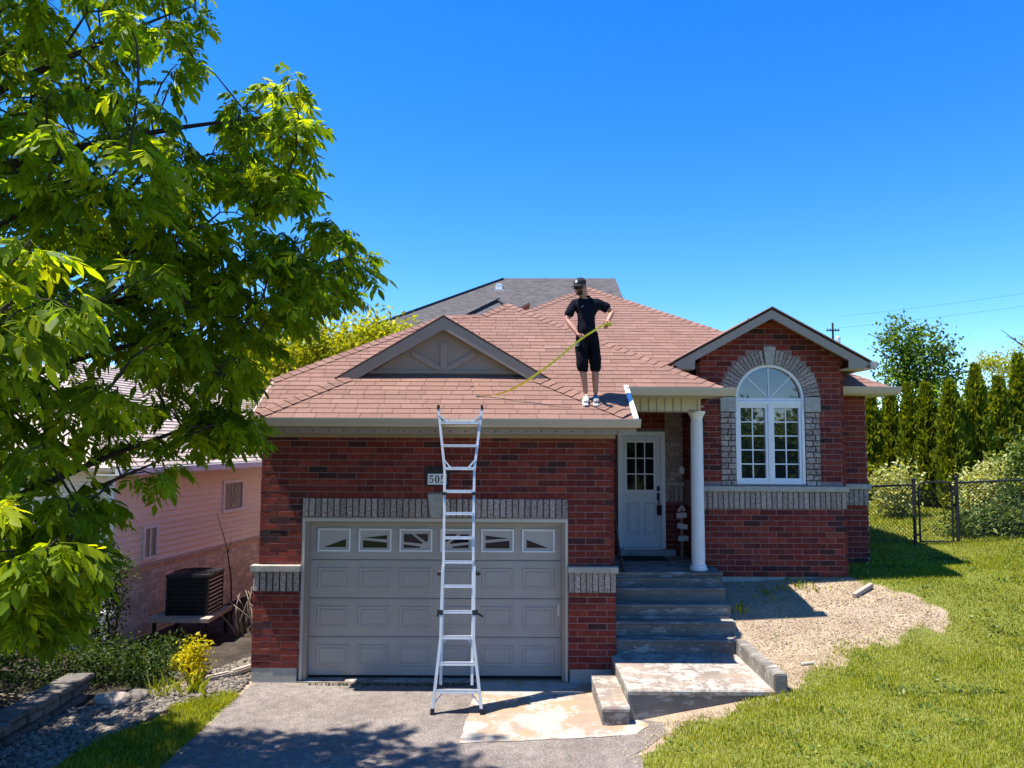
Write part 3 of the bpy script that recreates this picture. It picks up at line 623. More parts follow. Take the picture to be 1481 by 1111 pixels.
# bricks around the arch are cut to its outline
lay = []
for (u, v, L, h) in brick_layout(WX0, WX1, 2.237-(BH+JT)*12, 5.42, [(WC-RO-.005, WC+RO+.005, 2.6, ZSP-.03), (WX0, WX1, 2.24, 2.6)]):
    if v > ZSP-.04 and abs(v-ZSP) < RO+.04:
        r = RO+.02; dz = max(0, v-ZSP-.02); c = math.sqrt(max(0, r*r-dz*dz))
        a_, b_ = u-L/2, u+L/2
        for p, q in ((a_, min(b_, WC-c)), (max(a_, WC+c), b_)):
            if q-p > .03: lay.append(((p+q)/2, v, q-p, h))
    else: lay.append((u, v, L, h))
put_bricks(lay, face_at(WY), ww, 'brick', 0, cond=lambda u, v, L, h: v < AZ-.06-abs(u-AX)*AS)
# grey jambs, stone imposts, arch
def jamb(x0, x1):
    boxp('mortar_bed', 'dark_mortar', ww, x0, x1, WY+PR-.002, WY+.06, 2.6, ZSP+.03)
    st = (3.795-2.605)/13
    for i in range(13):
        cut = .5 if i % 2 else .66
        for (a_, b_) in ((x0+.004, x0+(x1-x0)*cut-.005), (x0+(x1-x0)*cut+.005, x1-.004)):
            V, F = brick_mesh('jamb_brick', b_-a_-.004, st-.014, .05, .008); me = bpy.data.meshes.new('jamb_brick'); me.from_pydata(V, [], F); me.update(); me.materials.append(MATS['grey_brick'])
            inst('jamb_brick', me, ww, Matrix.Translation(((a_+b_)/2, WY+.045+random.uniform(-.003, .003), 2.605+st*(i+.5))))
    boxp('impost_stone', 'stone', ww, x0-.004, x1+.004, WY-.03, WY+.05, 3.80, 4.04, bevel=.005)
jamb(WC-RO-.005, WC-RI); jamb(WC+RI, WC+RO+.005)
nA = 15
for sgn in (-1, 1):
    for i in range(nA):
        a0 = math.radians(4+i*(78.5/nA)); a1 = math.radians(4+(i+1)*(78.5/nA)-.95); ro = RO+random.uniform(-.008, .004)
        pts = [(WC+sgn*RI*math.cos(a0), ZSP+RI*math.sin(a0)), (WC+sgn*ro*math.cos(a0), ZSP+ro*math.sin(a0)), (WC+sgn*ro*math.cos(a1), ZSP+ro*math.sin(a1)), (WC+sgn*RI*math.cos(a1), ZSP+RI*math.sin(a1))]
        y = WY-.012+random.uniform(-.004, .003)
        part('arch_brick', 'grey_brick', ww, lambda m: m.prism([(x, y, z) for x, z in (pts if sgn > 0 else pts[::-1])][::-1], (0, .07, 0)))
nn = 28
part('arch_mortar', 'dark_mortar', ww, lambda m: [m.prism([(WC+r*math.cos(a_), WY-.002, ZSP+r*math.sin(a_)) for r, a_ in ((RI, PI*k/nn), (RO-.005, PI*k/nn), (RO-.005, PI*(k+1)/nn), (RI, PI*(k+1)/nn))][::-1], (0, .05, 0)) for k in range(nn)])
part('keystone', 'stone', ww, lambda m: m.prism([(WC-.065, WY-.04, ZSP+RI-.01), (WC+.065, WY-.04, ZSP+RI-.01), (WC+.1, WY-.04, ZSP+RO+.045), (WC-.1, WY-.04, ZSP+RO+.045)], (0, .09, 0)), bevel=.005)
# band
boxp('sill_stone', 'stone', ww, 3.02, WX1+.03, WY-.06, WY+.03, 2.52, 2.605, bevel=.006)
soldiers(WX0, WX1+.003, 2.245, 2.52, WY-.014, ww)
# the window
win = part('arched_window', 'black_matte', H, lambda m: (m.box(WC-RI, WC+RI, WY+.16, WY+.18, WZ0-.02, ZSP), m.prism([(WC+RI*math.cos(PI*k/24), WY+.16, ZSP+RI*math.sin(PI*k/24)) for k in range(25)][::-1], (0, .02, 0))))
fw = .05
def wbox(name, *b_): return boxp(name, 'white', win, *b_, bevel=.004)
wbox('frame', WC-RI+.002, WC-RI+fw, WY+.01, WY+.12, WZ0, ZSP+.03); wbox('frame', WC+RI-fw, WC+RI-.002, WY+.01, WY+.12, WZ0, ZSP+.03)
wbox('frame', WC-RI+fw, WC+RI-fw, WY+.01, WY+.12, WZ0, WZ0+fw); wbox('transom', WC-RI+fw, WC+RI-fw, WY+.008, WY+.12, ZSP-.1, ZSP-.03)
wbox('mullion', WC-.03, WC+.03, WY+.012, WY+.12, WZ0+fw, ZSP-.1)
part('arch_frame', 'white', win, lambda m: [m.prism([(WC+r*math.cos(a_), WY+.012, ZSP+r*math.sin(a_)) for r, a_ in ((RI-.045, PI*k/32), (RI-.001, PI*k/32), (RI-.001, PI*(k+1)/32), (RI-.045, PI*(k+1)/32))][::-1], (0, .11, 0)) for k in range(32)])
wbox('transom', WC-RI+fw, WC+RI-fw, WY+.02, WY+.12, ZSP-.028, ZSP+.012)
for (x0, x1) in ((WC-RI+fw, WC-.03), (WC+.03, WC+RI-fw)):
    z0, z1 = WZ0+fw, ZSP-.1
    part('sash', 'white', win, lambda m: (m.box(x0+.002, x0+.04, WY+.03, WY+.1, z0, z1), m.box(x1-.04, x1-.002, WY+.03, WY+.1, z0, z1), m.box(x0+.04, x1-.04, WY+.03, WY+.1, z0, z0+.045), m.box(x0+.04, x1-.04, WY+.03, WY+.1, z1-.045, z1)))
    ax0, ax1, az0, az1 = x0+.04, x1-.04, z0+.045, z1-.045; ph = (az1-az0)/5; pww = (ax1-ax0)/2
    for i in range(2):
        for j in range(5):
            boxp('pane', 'glass', win, ax0+pww*i+.005, ax0+pww*(i+1)-.005, WY+.075, WY+.083, az0+ph*j+.005, az0+ph*(j+1)-.005)
    boxp('muntin', 'white', win, (ax0+ax1)/2-.009, (ax0+ax1)/2+.009, WY+.064, WY+.09, az0, az1)
    for j in range(1, 5): boxp('muntin', 'white', win, ax0, ax1, WY+.066, WY+.089, az0+ph*j-.009, az0+ph*j+.009)
for k in range(4):
    a0, a1 = PI*k/4, PI*(k+1)/4
    part('pane', 'glass', win, lambda m: m.prism([(WC, WY+.075, ZSP+.01)]+[(WC+(RI-.04)*math.cos(a0+(a1-a0)*i/8), WY+.075, ZSP+.01+(RI-.05)*math.sin(a0+(a1-a0)*i/8)) for i in range(9)], (0, .008, 0)))
for a_ in (PI/4, PI/2, 3*PI/4):
    part('muntin', 'white', win, lambda m: m.beam((WC, WY+.07, ZSP+.01), (WC+(RI-.04)*math.cos(a_), WY+.07, ZSP+.01+(RI-.05)*math.sin(a_)), .016, .018, (0, 1, 0)))
# wing gable roof
WF = 11.95; hwL, hwR = 1.56, 1.53
zL, zR = AZ-hwL*AS, AZ-hwR*AS
wg = part('wing_gable', 'underlay', H, lambda m: (m.prism([(AX, WF, AZ), (AX-hwL, WF, zL), (AX-hwL, 14.5, zL), (AX, 15.6, AZ)], (0, 0, -.03)), m.prism([(AX, WF, AZ), (AX, 15.6, AZ), (AX+hwR, 14.5, zR), (AX+hwR, WF, zR)], (0, 0, -.03))))
for sgn, hw_, z_ in ((-1, hwL, zL), (1, hwR, zR)):
    part('gable_slope', 'shingle', wg, lambda m: m.prism([(AX, WF-.03, AZ+.02), (AX+sgn*(hw_+.02), WF-.03, z_+.008), (AX+sgn*(hw_+.02), 14.5, z_+.008), (AX, 15.6, AZ+.02)], (0, 0, -.018)))
    fth = .17; xi = AX+sgn*(hw_-.33)                    # fascia with a boxed return
    zi = AZ-fth-(hw_-.33)*AS
    part('barge_board', 'taupe', wg, lambda m: m.prism([(AX, WF, AZ-.01), (AX+sgn*hw_, WF, z_-.01), (AX+sgn*(hw_-.0), WF, z_-.05), (AX+sgn*(hw_-.1), WF, z_-.12), (xi, WF, z_-.125), (xi, WF, zi), (AX, WF, AZ-fth)][::-sgn], (0, .03, 0)))
    part('return_soffit', 'cream', wg, lambda m: m.prism([(AX+sgn*(hw_-.02), WF+.03, z_-.12), (xi, WF+.03, z_-.12), (xi, WF+.03, z_-.1), (AX+sgn*(hw_-.02), WF+.03, z_-.1)], (0, .4, 0)))
    part('gable_soffit', 'taupe', wg, lambda m: m.prism([(AX, WF+.03, AZ-.05), (AX+sgn*hw_, WF+.03, z_-.05), (AX+sgn*hw_, WF+.03, z_-.07), (AX, WF+.03, AZ-.07)], (0, .35, 0)))
gt = MB(); gt.box(AX+hwR+.001, AX+hwR+.11, WF-.02, 14.2, zR-.115, zR-.005); gt.build('gutter', 'gutter', wg)
part('step_flashing', 'white_metal', wg, lambda m: m.obox((2.66, 12.02, 4.47), (1, 0, .35), (0, 1, 0), (-.35, 0, 1), .13, .02, .008))
# ---------------- recessed right wall
rw = part('side_wall', 'mortar', H, lambda m: (m.box(WX1-.02, 6.05, 13.0+PR, 13.2, 1.2, 4.14), m.box(WX1-.24, WX1-PR, WY+.25, 13.0, .7, 4.7)))
put_bricks(brick_layout(WX1, 6.05, 1.205, 4.13, [(WX1, 6.05, 2.26, 2.62)]), face_at(13.0), rw, 'brick', 0)
boxp('sill_stone', 'stone', rw, WX1+.03, 6.09, 12.94, 13.03, 2.525, 2.61, bevel=.006); soldiers(WX1+.005, 6.055, 2.25, 2.525, 13.0-.014, rw)
put_bricks(brick_layout(12.3, 13.0, 1.205, 4.6, []), ((WX1-.05, 0, 0), (0, 1, 0), (1, 0, 0)), rw, 'brick', 0)
gutter('gutter', H, 5.4, 6.42, 12.5, 4.235)
part('soffit', 'cream', H, lambda m: (m.box(5.38, 6.38, 12.62, 13.1, 4.105, 4.12), m.box(6.06, 6.38, 13.1, 22, 4.105, 4.12)))
part('fascia_board', 'taupe', H, lambda m: (m.box(5.38, 6.3, 12.615, 12.64, 4.12, 4.22), m.box(6.36, 6.385, 12.64, 22, 4.1, 4.24)))
# ---------------- porch
PF = 1.33; PB = 13.6
pw_ = part('porch_wall', 'mortar', H, lambda m: (m.box(XR, 1.88, PB+PR, PB+.2, .9, 4.0), m.box(2.725, WX0, PB+PR, PB+.2, .9, 4.0), m.box(1.88, 2.725, PB+PR, PB+.2, 3.5, 4.0),
    m.box(WX0+PR, WX0+.2, WY+.25, PB+.2, .9, 4.3), m.box(XR-.2, XR-PR, GY0+.3, PB+.2, -.1, 3.93)))
put_bricks(brick_layout(WY+.0, PB, PF, 3.9, [(WY, PB, 2.25, 2.6)]), ((WX0+.05, 0, 0), (0, 1, 0), (-1, 0, 0)), pw_, 'brick', 0)
put_bricks(brick_layout(2.73, WX0, 2.61, 3.86, [], L=.19), face_at(PB), pw_, 'grey_brick', 0, name='jamb_brick')
soldiers(2.73, WX0, 2.25, 2.53, PB-.012, pw_); boxp('sill_stone', 'stone', pw_, 2.73, WX0-.001, PB-.05, PB+.01, 2.53, 2.605)
put_bricks(brick_layout(2.73, WX0, PF, 2.24, []), face_at(PB), pw_, 'brick', 0)
put_bricks(brick_layout(XR, 2.73, PF, 3.86, [(1.87, 2.73, 0, 3.5)]), face_at(PB), pw_, 'brick', 0)
put_bricks(brick_layout(GY0+.001, PB, .3, 3.4, []), ((XR-.05, 0, 0), (0, 1, 0), (1, 0, 0)), pw_, 'brick', 0)
put_bricks(brick_layout(10.7, 16, .2, 3.4, []), ((XL+.05, 0, 0), (0, 1, 0), (-1, 0, 0)), gw, 'brick', 0)
part('outer_wall', 'mortar', H, lambda m: (m.box(XL+PR, XL+.2, GY0+.3, 22, -.2, 3.93), m.box(XL, 6.05, 21.8, 22, -.2, 4.2), m.box(5.85, 6.05-PR, 13.2, 21.8, .7, 4.15)))
part('ceiling', 'cream', H, lambda m: (m.box(XR+.001, WX0-.001, 12.06, PB-.06, 3.86, 3.88),))
# beam with board cladding
bm_ = part('porch_beam', 'cream', H, lambda m: (m.box(XR, 2.93, 11.87, 12.05, 3.80, 4.0), m.box(2.80, 2.93, 12.05, WY+.1, 3.80, 4.0)))
for i in range(9):
    x0 = 1.62+i*.128; boxp('cladding_board', 'cream', bm_, x0, x0+.113, 11.845, 11.8695, 3.787, 3.985, bevel=.004)
boxp('bottom_trim', 'taupe', bm_, 1.6, 2.945, 11.845, 11.868, 3.765, 3.787)
boxp('corner_trim', 'cream', bm_, 2.93-.03+.003, 2.945, 11.852, 12.0, 3.788, 3.99)
gutter('gutter', H, 1.66, 3.26, 11.02, 4.095)
part('fascia_board', 'taupe', H, lambda m: (m.box(1.66, 3.14, 11.142, 11.16, 3.97, 4.085), m.box(3.12, 3.14, 11.16, WY, 3.97, 4.08)))
part('soffit', 'cream', H, lambda m: m.box(1.64, 3.13, 11.16, 11.87, 3.985, 3.997))
# column
cz = 1.335
part('column', 'white', H, lambda m: m.lathe((2.905, 11.97, cz), [(.135, 0), (.135, .03), (.118, .045), (.125, .06), (.104, .085), (.1, .1), (.097, 1.0), (.09, 2.3), (.088, 2.33), (.1, 2.35), (.1, 2.37), (.125, 2.41), (.135, 2.42), (.135, 2.452)], 32), smooth=False)
colo = [o for o in H.children if o.name.startswith('column')][0]
for k in range(24):
    a_ = 2*PI*k/24; c, s_ = math.cos(a_), math.sin(a_)
    MB().prism([(2.905+(.1005)*c-.004*s_, 11.97+.1005*s_+.004*c, cz+.14), (2.905+(.1005)*c+.004*s_, 11.97+.1005*s_-.004*c, cz+.14), (2.905+(.0915)*c+.004*s_, 11.97+.0915*s_-.004*c, cz+2.27), (2.905+(.0915)*c-.004*s_, 11.97+.0915*s_+.004*c, cz+2.27)], (c*.002, s_*.002, 0)).build('flute', 'white', colo)
# front door
fd = part('front_door', 'door_white', H, lambda m: m.box(1.965, 2.645, PB-.02, PB+.03, 1.46, 3.41))
part('frame', 'white', fd, lambda m: (m.box(1.885, 1.962, PB-.05, PB+.05, 1.44, 3.49), m.box(2.648, 2.722, PB-.05, PB+.05, 1.44, 3.49), m.box(1.962, 2.648, PB-.05, PB+.05, 3.415, 3.49)))
boxp('threshold', 'concrete', fd, 1.86, 2.86, PB-.22, PB+.04, PF, 1.43, bevel=.008); boxp('sill_plate', 'aluminium_worn', fd, 1.962, 2.648, PB-.1, PB-.021, 1.431, 1.455)
gx0, gx1, gz0_, gz1 = 2.045, 2.52, 2.46, 3.295
boxp('glazing', 'dark_glass', fd, gx0, gx1, PB-.026, PB-.0205, gz0_, gz1)
part('lite_frame', 'white', fd, lambda m: (m.box(gx0-.03, gx0, PB-.036, PB-.0205, gz0_-.03, gz1+.03), m.box(gx1, gx1+.03, PB-.036, PB-.0205, gz0_-.03, gz1+.03), m.box(gx0, gx1, PB-.036, PB-.0205, gz0_-.03, gz0_), m.box(gx0, gx1, PB-.036, PB-.0205, gz1, gz1+.03)))
for i in (1, 2):
    x = gx0+(gx1-gx0)*i/3; z = gz0_+(gz1-gz0_)*i/3
    boxp('muntin', 'white', fd, x-.009, x+.009, PB-.033, PB-.0265, gz0_, gz1); boxp('muntin', 'white', fd, gx0, gx1, PB-.0325, PB-.0262, z-.009, z+.009)
for x0 in (2.045, 2.345): part('panel', 'door_white', fd, lambda m: panel_geo(m, x0, x0+.215, 1.68, 2.24, PB-.0205, [(0, 0), (.012, .012), (.028, .003), (.05, .011), (.052, .011)]))
boxp('deadbolt', 'black', fd, 2.572, 2.622, PB-.05, PB-.0205, 2.44, 2.53, bevel=.006); boxp('handle_plate', 'black', fd, 2.572, 2.622, PB-.04, PB-.0205, 2.28, 2.41, bevel=.006)
part('lever', 'black', fd, lambda m: m.tube([(2.597, PB-.04, 2.35), (2.597, PB-.075, 2.35), (2.597, PB-.085, 2.31), (2.597, PB-.08, 2.22)], .011, 8))
lb = boxp('lockbox', 'black_matte', fd, 2.565, 2.645, PB-.115, PB-.055, 2.02, 2.2, bevel=.01)
part('shackle', 'aluminium_worn', lb, lambda m: m.tube([(2.58, PB-.085, 2.19), (2.58, PB-.085, 2.26), (2.605, PB-.08, 2.285), (2.63, PB-.085, 2.26), (2.63, PB-.085, 2.19)], .006, 8))
pt = part('porch_light', 'white', H, lambda m: m.lathe((2.97, 13.35, 2.75), [(.02, 0), (.045, .02), (.05, .09), (.03, .12), (.012, .14)], 14)); part('bracket', 'black', pt, lambda m: m.beam((2.97, 13.35, 2.86), (3.045, 13.35, 2.84), .02, .02))
# ---------------- porch steps (a precast stair, landing, side curb and low side step)
SX0, SX1 = 1.44, 3.19
st_ = thing('porch_steps', (2.3, 10.5, 0), 'worn grey concrete porch steps with a wide lower landing', 'steps')
NZ = [(11.75, 1.33), (11.49, 1.142), (11.24, .952), (10.98, .767), (10.73, .582)]
def stepmesh(m, x0, x1, y0, y1, z0, z1):
    prof = [(y0, z1-.035), (y0+.012, z1-.008), (y0+.03, z1), (y1, z1), (y1, z0), (y0+.018, z0), (y0+.018, z1-.05)]; n = 26; V = []; k = len(prof)
    for i in range(n+1):
        x = x0+(x1-x0)*i/n; ch = random.uniform(0, .007)+(random.random() < .12)*random.uniform(.006, .016)
        V += [(x, a_+(ch if q in (0, 1, 6) else 0), b_-(ch*.7 if q in (1, 2) else 0)) for q, (a_, b_) in enumerate(prof)]
    m.add(V, [(i*k+q, i*k+(q+1) % k, (i+1)*k+(q+1) % k, (i+1)*k+q) for i in range(n) for q in range(k)]+[tuple(range(k))[::-1], tuple(range(n*k, n*k+k))]); return
    m.prism([(x0, y0+.0, z1-.035), (x0, y0+.012, z1-.008), (x0, y0+.03, z1), (x0, y1, z1), (x0, y1, z0), (x0, y0+.018, z0), (x0, y0+.018, z1-.05)], (x1-x0, 0, 0))
for i, (y, z) in enumerate(NZ):
    y1 = [PB, 11.9, 11.6, 11.4, 11.1][i]; jx = [.06, .0, .005, -.004, .004][i]
    part('porch_slab' if i == 0 else 'step', 'step_concrete', st_, lambda m: stepmesh(m, SX0-.004, SX1+(.0 if i else .01)+jx*.3, y, y1, z-.235 if i < 4 else -.1, z))
part('step_core', 'step_concrete', st_, lambda m: (m.box(SX0+.03, SX1-.03, 11.7, PB-.01, -.1, 1.25), m.box(SX0+.02, SX1-.03, 11.2, 11.75, -.1, .8)))
part('landing_slab', 'worn_concrete', st_, lambda m: (m.prism([(SX0-.06, 9.2, .37), (SX0-.06, 9.215, .388), (SX0-.06, 10.8, .388), (SX0-.06, 10.8, .33), (SX0-.06, 9.2, .33)], (SX1-.075-SX0+.06, 0, 0))))
part('landing_base', 'step_concrete', st_, lambda m: m.box(SX0-.055, SX1-.07, 9.215, 10.74, -.1, .329))
boxp('side_curb', 'step_concrete', st_, SX1-.085, SX1+.075, 9.2, 10.76, .1, .578, bevel=.012)
part('side_step', 'worn_concrete', st_, lambda m: m.prism([(1.065, 9.1, .2), (1.065, 9.115, .225), (1.065, 10.33, .225), (1.065, 10.33, .17), (1.065, 9.1, .17)], (.325, 0, 0)))
part('side_step_base', 'step_concrete', st_, lambda m: m.box(1.07, 1.384, 9.115, 10.32, -.1, .169))
# hand rail, mat, sign, light things on the porch
hr = thing('hand_rail', (1.71, 11.85, PF), 'black iron hand rail at the top of the steps', 'railing')
part('post', 'black', hr, lambda m: m.tube([(1.715, 11.83, PF), (1.70, 11.83, 1.45), (1.645, 11.84, 1.75), (1.59, 11.86, 2.2), (1.57, 11.88, 2.33)], .018, 8)); part('rail', 'black', hr, lambda m: m.tube([(1.57, 11.86, 2.33), (1.56, 12.6, 2.33), (1.55, 13.6, 2.33)], .02, 8)); part('post', 'black', hr, lambda m: m.tube([(1.56, 13.1, PF), (1.56, 13.1, 2.32)], .012, 6))
boxp('foot_plate', 'black', hr, 1.68, 1.75, 11.79, 11.87, PF, PF+.008)
dm = MB().box(1.83, 2.62, 12.85, 13.3, PF+.001, PF+.016).build('door_mat', 'mat', origin=(2.2, 13.0, PF), bevel=.004); tag(dm, 'thin black door mat lying at the front door', 'mat')
sg = thing('porch_sign', (2.86, 12.9, PF), 'slim decorative sign post with three small pale boards by the column', 'sign')
part('stand', 'rust', sg, lambda m: (m.box(2.845, 2.875, 12.9, 12.915, PF+.02, 2.2), m.box(2.72, 2.98, 12.83, 12.98, PF, PF+.02)))
for i, (z, an) in enumerate(((2.08, .05), (1.9, -.16), (1.7, .03))):
    part('board', 'grey_board', sg, lambda m: m.obox((2.855+.012*i, 12.885, z), (1, 0, an), (0, 1, 0), (-an, 0, 1), .085, .012, .042))
part('finial', 'grey_board', sg, lambda m: (m.obox((2.83, 12.89, 2.19), (.7, 0, 1), (0, 1, 0), (-1, 0, .7), .05, .01, .018), m.obox((2.885, 12.89, 2.2), (-.5, 0, 1), (0, 1, 0), (1, 0, .5), .05, .01, .018)))
# ================================================================== ladder
L0 = Vector((0, 9.47, 0)); kz = .66/3.78
def Lp(x, z, off=0): return Vector((x, 9.47+kz*z-off, z))
lad = thing('ladder', (-.66, 9.47, .012), 'tall aluminium articulated ladder with flared ends leaning on the garage gutter', 'ladder')
lup = Vector((0, kz, 1)).normalized(); lno = Vector((0, -1, kz)).normalized()
def rail(name, pts, wx, wy, mat='aluminium', off=0):
    """channel rail along pts (x,z) in the ladder plane"""
    m = MB()
    for (a_, b_) in zip(pts[:-1], pts[1:]):
        A = Lp(a_[0], a_[1], off); B = Lp(b_[0], b_[1], off); m.beam(A, B+(B-A).normalized()*.004, wx, wy, lno)
    return m.build(name, mat, lad)
for s_, xs_ in ((-1, (-.944, -.866, -.861, -.866, -.874, -.98)), (1, (-.346, -.459, -.466, -.486, -.486, -.399))):
    rail('outer_rail', [(xs_[0], .03), (xs_[1], .86), (xs_[2], 1.72)], .036, .06)
    rail('inner_rail', [(xs_[1]+(.012 if s_ < 0 else -.012), .33), (xs_[2]+(.01 if s_ < 0 else -.01), 1.2), (xs_[3], 2.5), (xs_[4], 2.93), (xs_[5], 3.74)], .032, .05, off=-.02)
    part('rubber_foot', 'black_matte', lad, lambda m: m.obox(Lp(xs_[0], .038), (1, 0, 0), lno, lup, .022, .04, .034))
    part('end_cap', 'black_matte', lad, lambda m: m.obox(Lp(xs_[5], 3.745, -.02), (1, 0, 0), lno, lup, .017, .03, .03))
    part('lock_knob', 'black', lad, lambda m: m.tube([Lp(xs_[2], 1.64)+Vector((-.01*s_, 0, 0)), Lp(xs_[2], 1.64)+Vector((s_*.045, 0, 0)), Lp(xs_[2], 1.62)+Vector((s_*.07, 0, 0))], [.03, .03, .022], 10))
    part('lock_lever', 'black', lad, lambda m: (m.obox(Lp(xs_[2]+s_*.02, 1.17), (1, 0, 0), lno, lup, .035, .035, .03), m.beam(Lp(xs_[2]+s_*.03, 1.17), Lp(xs_[2]+s_*(.12 if s_ > 0 else .06), 1.12), .02, .02)))
    part('lock_pin', 'black', lad, lambda m: m.obox(Lp(xs_[3], 2.62), (1, 0, 0), lno, lup, .03, .03, .02))
    # gussets
    xi = -s_
    for (z0, xr, dz, dx) in ((.245, (-.915 if s_ < 0 else -.388), -.13, .09), (.865, (-.866 if s_ < 0 else -.459), -.1, .075), (2.96, (-.877 if s_ < 0 else -.484), .1, .075), (3.56, (-.95 if s_ < 0 else -.43), .085, .1)):
        xe = xr+s_*(.02 if z0 < 1 or z0 > 3.2 else .012)
        part('gusset', 'aluminium', lad, lambda m: m.beam(Lp(xr+xi*dx, z0), Lp(xe, z0+dz), .018, .03, lno))
for z, x0, x1, hh in ((.262, -.91, -.39, .055), (.575, -.875, -.44, .05), (.878, -.86, -.465, .05), (1.176, -.855, -.47, .045), (1.48, -.85, -.475, .045), (1.772, -.85, -.478, .045), (2.068, -.85, -.486, .042), (2.369, -.855, -.49, .042), (2.648, -.86, -.492, .042), (2.941, -.87, -.49, .04), (3.237, -.905, -.458, .034), (3.538, -.945, -.43, .036)):
    o = part('rung', 'aluminium', lad, lambda m: [m.obox(Lp((x0+x1)/2, z+dz_, -.005+do_), (1, 0, 0), lno, lup, (x1-x0)/2, hy_, hz_) for dz_, do_, hy_, hz_ in ((0, 0, .03, hh*.42), (hh*.3, .004, .028, hh*.14), (-hh*.3, .004, .028, hh*.14))])
# ================================================================== neighbour house on the left (siding over pale brick)
NA = Vector((-6.42, 12.35, 0)); ND = Vector((.16, 1, 0)).normalized(); NN = Vector((ND.y, -ND.x, 0))
nh = thing('siding_house', tuple(NA), 'neighbouring house clad in pink beige siding above a pale brick base', 'house')
def nbox(m, u0, u1, d0, d1, z0, z1, r=0): c = NA+ND*(u0+u1)/2+NN*(d0+d1)/2+Vector((0, 0, (z0+z1)/2)); m.obox(c, ND, NN, (0, 0, 1), (u1-u0)/2, (d1-d0)/2, (z1-z0)/2, r)
NLEN = 12.; NW = 8.
nw = part('wall', 'pink_mortar', nh, lambda m: nbox(m, 0, NLEN, -NW, 0, -.4, 2.85))
put_bricks(brick_layout(0, 8.5, -.18, 1.14, [], off=1), (NA-NN*.04, ND, NN), nw, 'pink_brick', 0)
put_bricks(brick_layout(0, 3, -.18, 1.14, []), (NA+ND*.04-NN*3, NN, -ND), nw, 'pink_brick', 0)
part('corner_post', 'white', nw, lambda m: nbox(m, -.05, .04, -.05, .045, 1.2, 2.85))
part('brick_sill', 'pink_mortar', nw, lambda m: nbox(m, -.05, 8.6, -.02, .05, 1.14, 1.2))
zz = 1.2
for i in range(16):
    h_ = .105
    part('siding_board', 'siding', nw, lambda m: m.prism([NA+ND*.04+NN*(.03)+Vector((0, 0, zz)), NA+ND*.04+NN*.008+Vector((0, 0, zz+h_)), NA+ND*.04-NN*.01+Vector((0, 0, zz+h_)), NA+ND*.04-NN*.01+Vector((0, 0, zz))], ND*9.5))
    zz += h_
zz = 1.2
for i in range(16):
    part('siding_board', 'siding', nw, lambda m: m.prism([NA-ND*(.03)+Vector((0, 0, zz))-NN*3.5, NA-ND*.008+Vector((0, 0, zz+.105))-NN*3.5, NA+ND*.01+Vector((0, 0, zz+.105))-NN*3.5, NA+ND*.01+Vector((0, 0, zz))-NN*3.5], NN*3.45)); zz += .105
def nwindow(u0, u1, z0, z1, fan):
    wd = part('window', 'curtain_glass', nh, lambda m: nbox(m, u0, u1, .015, .03, z0, z1))
    part('frame', 'white', wd, lambda m: (nbox(m, u0-.06, u0, .01, .055, z0-.06, z1+.06), nbox(m, u1, u1+.06, .01, .055, z0-.06, z1+.06), nbox(m, u0, u1, .01, .055, z0-.06, z0), nbox(m, u0, u1, .01, .055, z1, z1+.06)))
    if fan:
        cu = (u0+u1)/2
        for an in (-48, -28, -10, 10, 28, 48):
            a_ = math.radians(an); A = NA+ND*cu+NN*.036+Vector((0, 0, z0+.03)); ln = min((z1-z0-.05)/math.cos(a_), (u1-u0)/2/max(.01, abs(math.sin(a_))))
            part('muntin', 'cream', wd, lambda m: m.beam(A, A+(ND*math.sin(a_)+Vector((0, 0, math.cos(a_))))*ln, .014, .01, NN))
    else: part('muntin', 'white', wd, lambda m: nbox(m, (u0+u1)/2-.02, (u0+u1)/2+.02, .031, .045, z0, z1))
nwindow(3.35, 4.05, 1.88, 2.42, True); nwindow(.82, 1.12, 1.3, 1.78, False)
EV = .32; zE2 = 2.86
def npt(u, d, z): return NA+ND*u+NN*d+Vector((0, 0, z))
nr = part('roof', 'pale_shingle', nh, lambda m: (m.prism([npt(-.4, EV, zE2), npt(NLEN+.4, EV, zE2), npt(NLEN-3.2, -NW/2, zE2+2.2), npt(3.6, -NW/2, zE2+2.2)], (0, 0, -.06)), m.prism([npt(-.4, EV, zE2), npt(3.6, -NW/2, zE2+2.2), npt(-.4, -NW-EV, zE2)], (0, 0, -.06)),
     m.prism([npt(NLEN+.4, EV, zE2), npt(NLEN+.4, -NW-EV, zE2), npt(NLEN-3.2, -NW/2, zE2+2.2)], (0, 0, -.06)), m.prism([npt(NLEN+.4, -NW-EV, zE2), npt(-.4, -NW-EV, zE2), npt(3.6, -NW/2, zE2+2.2), npt(NLEN-3.2, -NW/2, zE2+2.2)], (0, 0, -.06))))
# shingle courses on the slope that faces the drive
mm = MB(); up2 = (npt(3.6, -NW/2, zE2+2.2)-npt(3.6, EV, zE2)); Ls = up2.length; up2 = up2/Ls; nrm = ND.cross(up2)*-1
if nrm.z < 0: nrm = -nrm
for j in range(int(Ls/.15)):
    v0 = j*.15; tt = v0/Ls; u = -.4+4.0*tt
    while u < NLEN+.4-3.6*tt-.1:
        wv = random.choice((.33, .33, .25)); A = npt(u, EV, zE2)+up2*v0; m4 = [A+nrm*.02, A+ND*(wv-.008)+nrm*.02, A+ND*(wv-.008)+up2*.15+nrm*.004, A+up2*.15+nrm*.004]
        mm.add(m4+[p-nrm*.02 for p in m4], [(0, 1, 2, 3), (0, 4, 5, 1), (1, 5, 6, 2), (3, 7, 4, 0)], random.random()); u += wv
tag(mm.build('shingle_courses', 'pale_shingle', nr), kind='stuff')
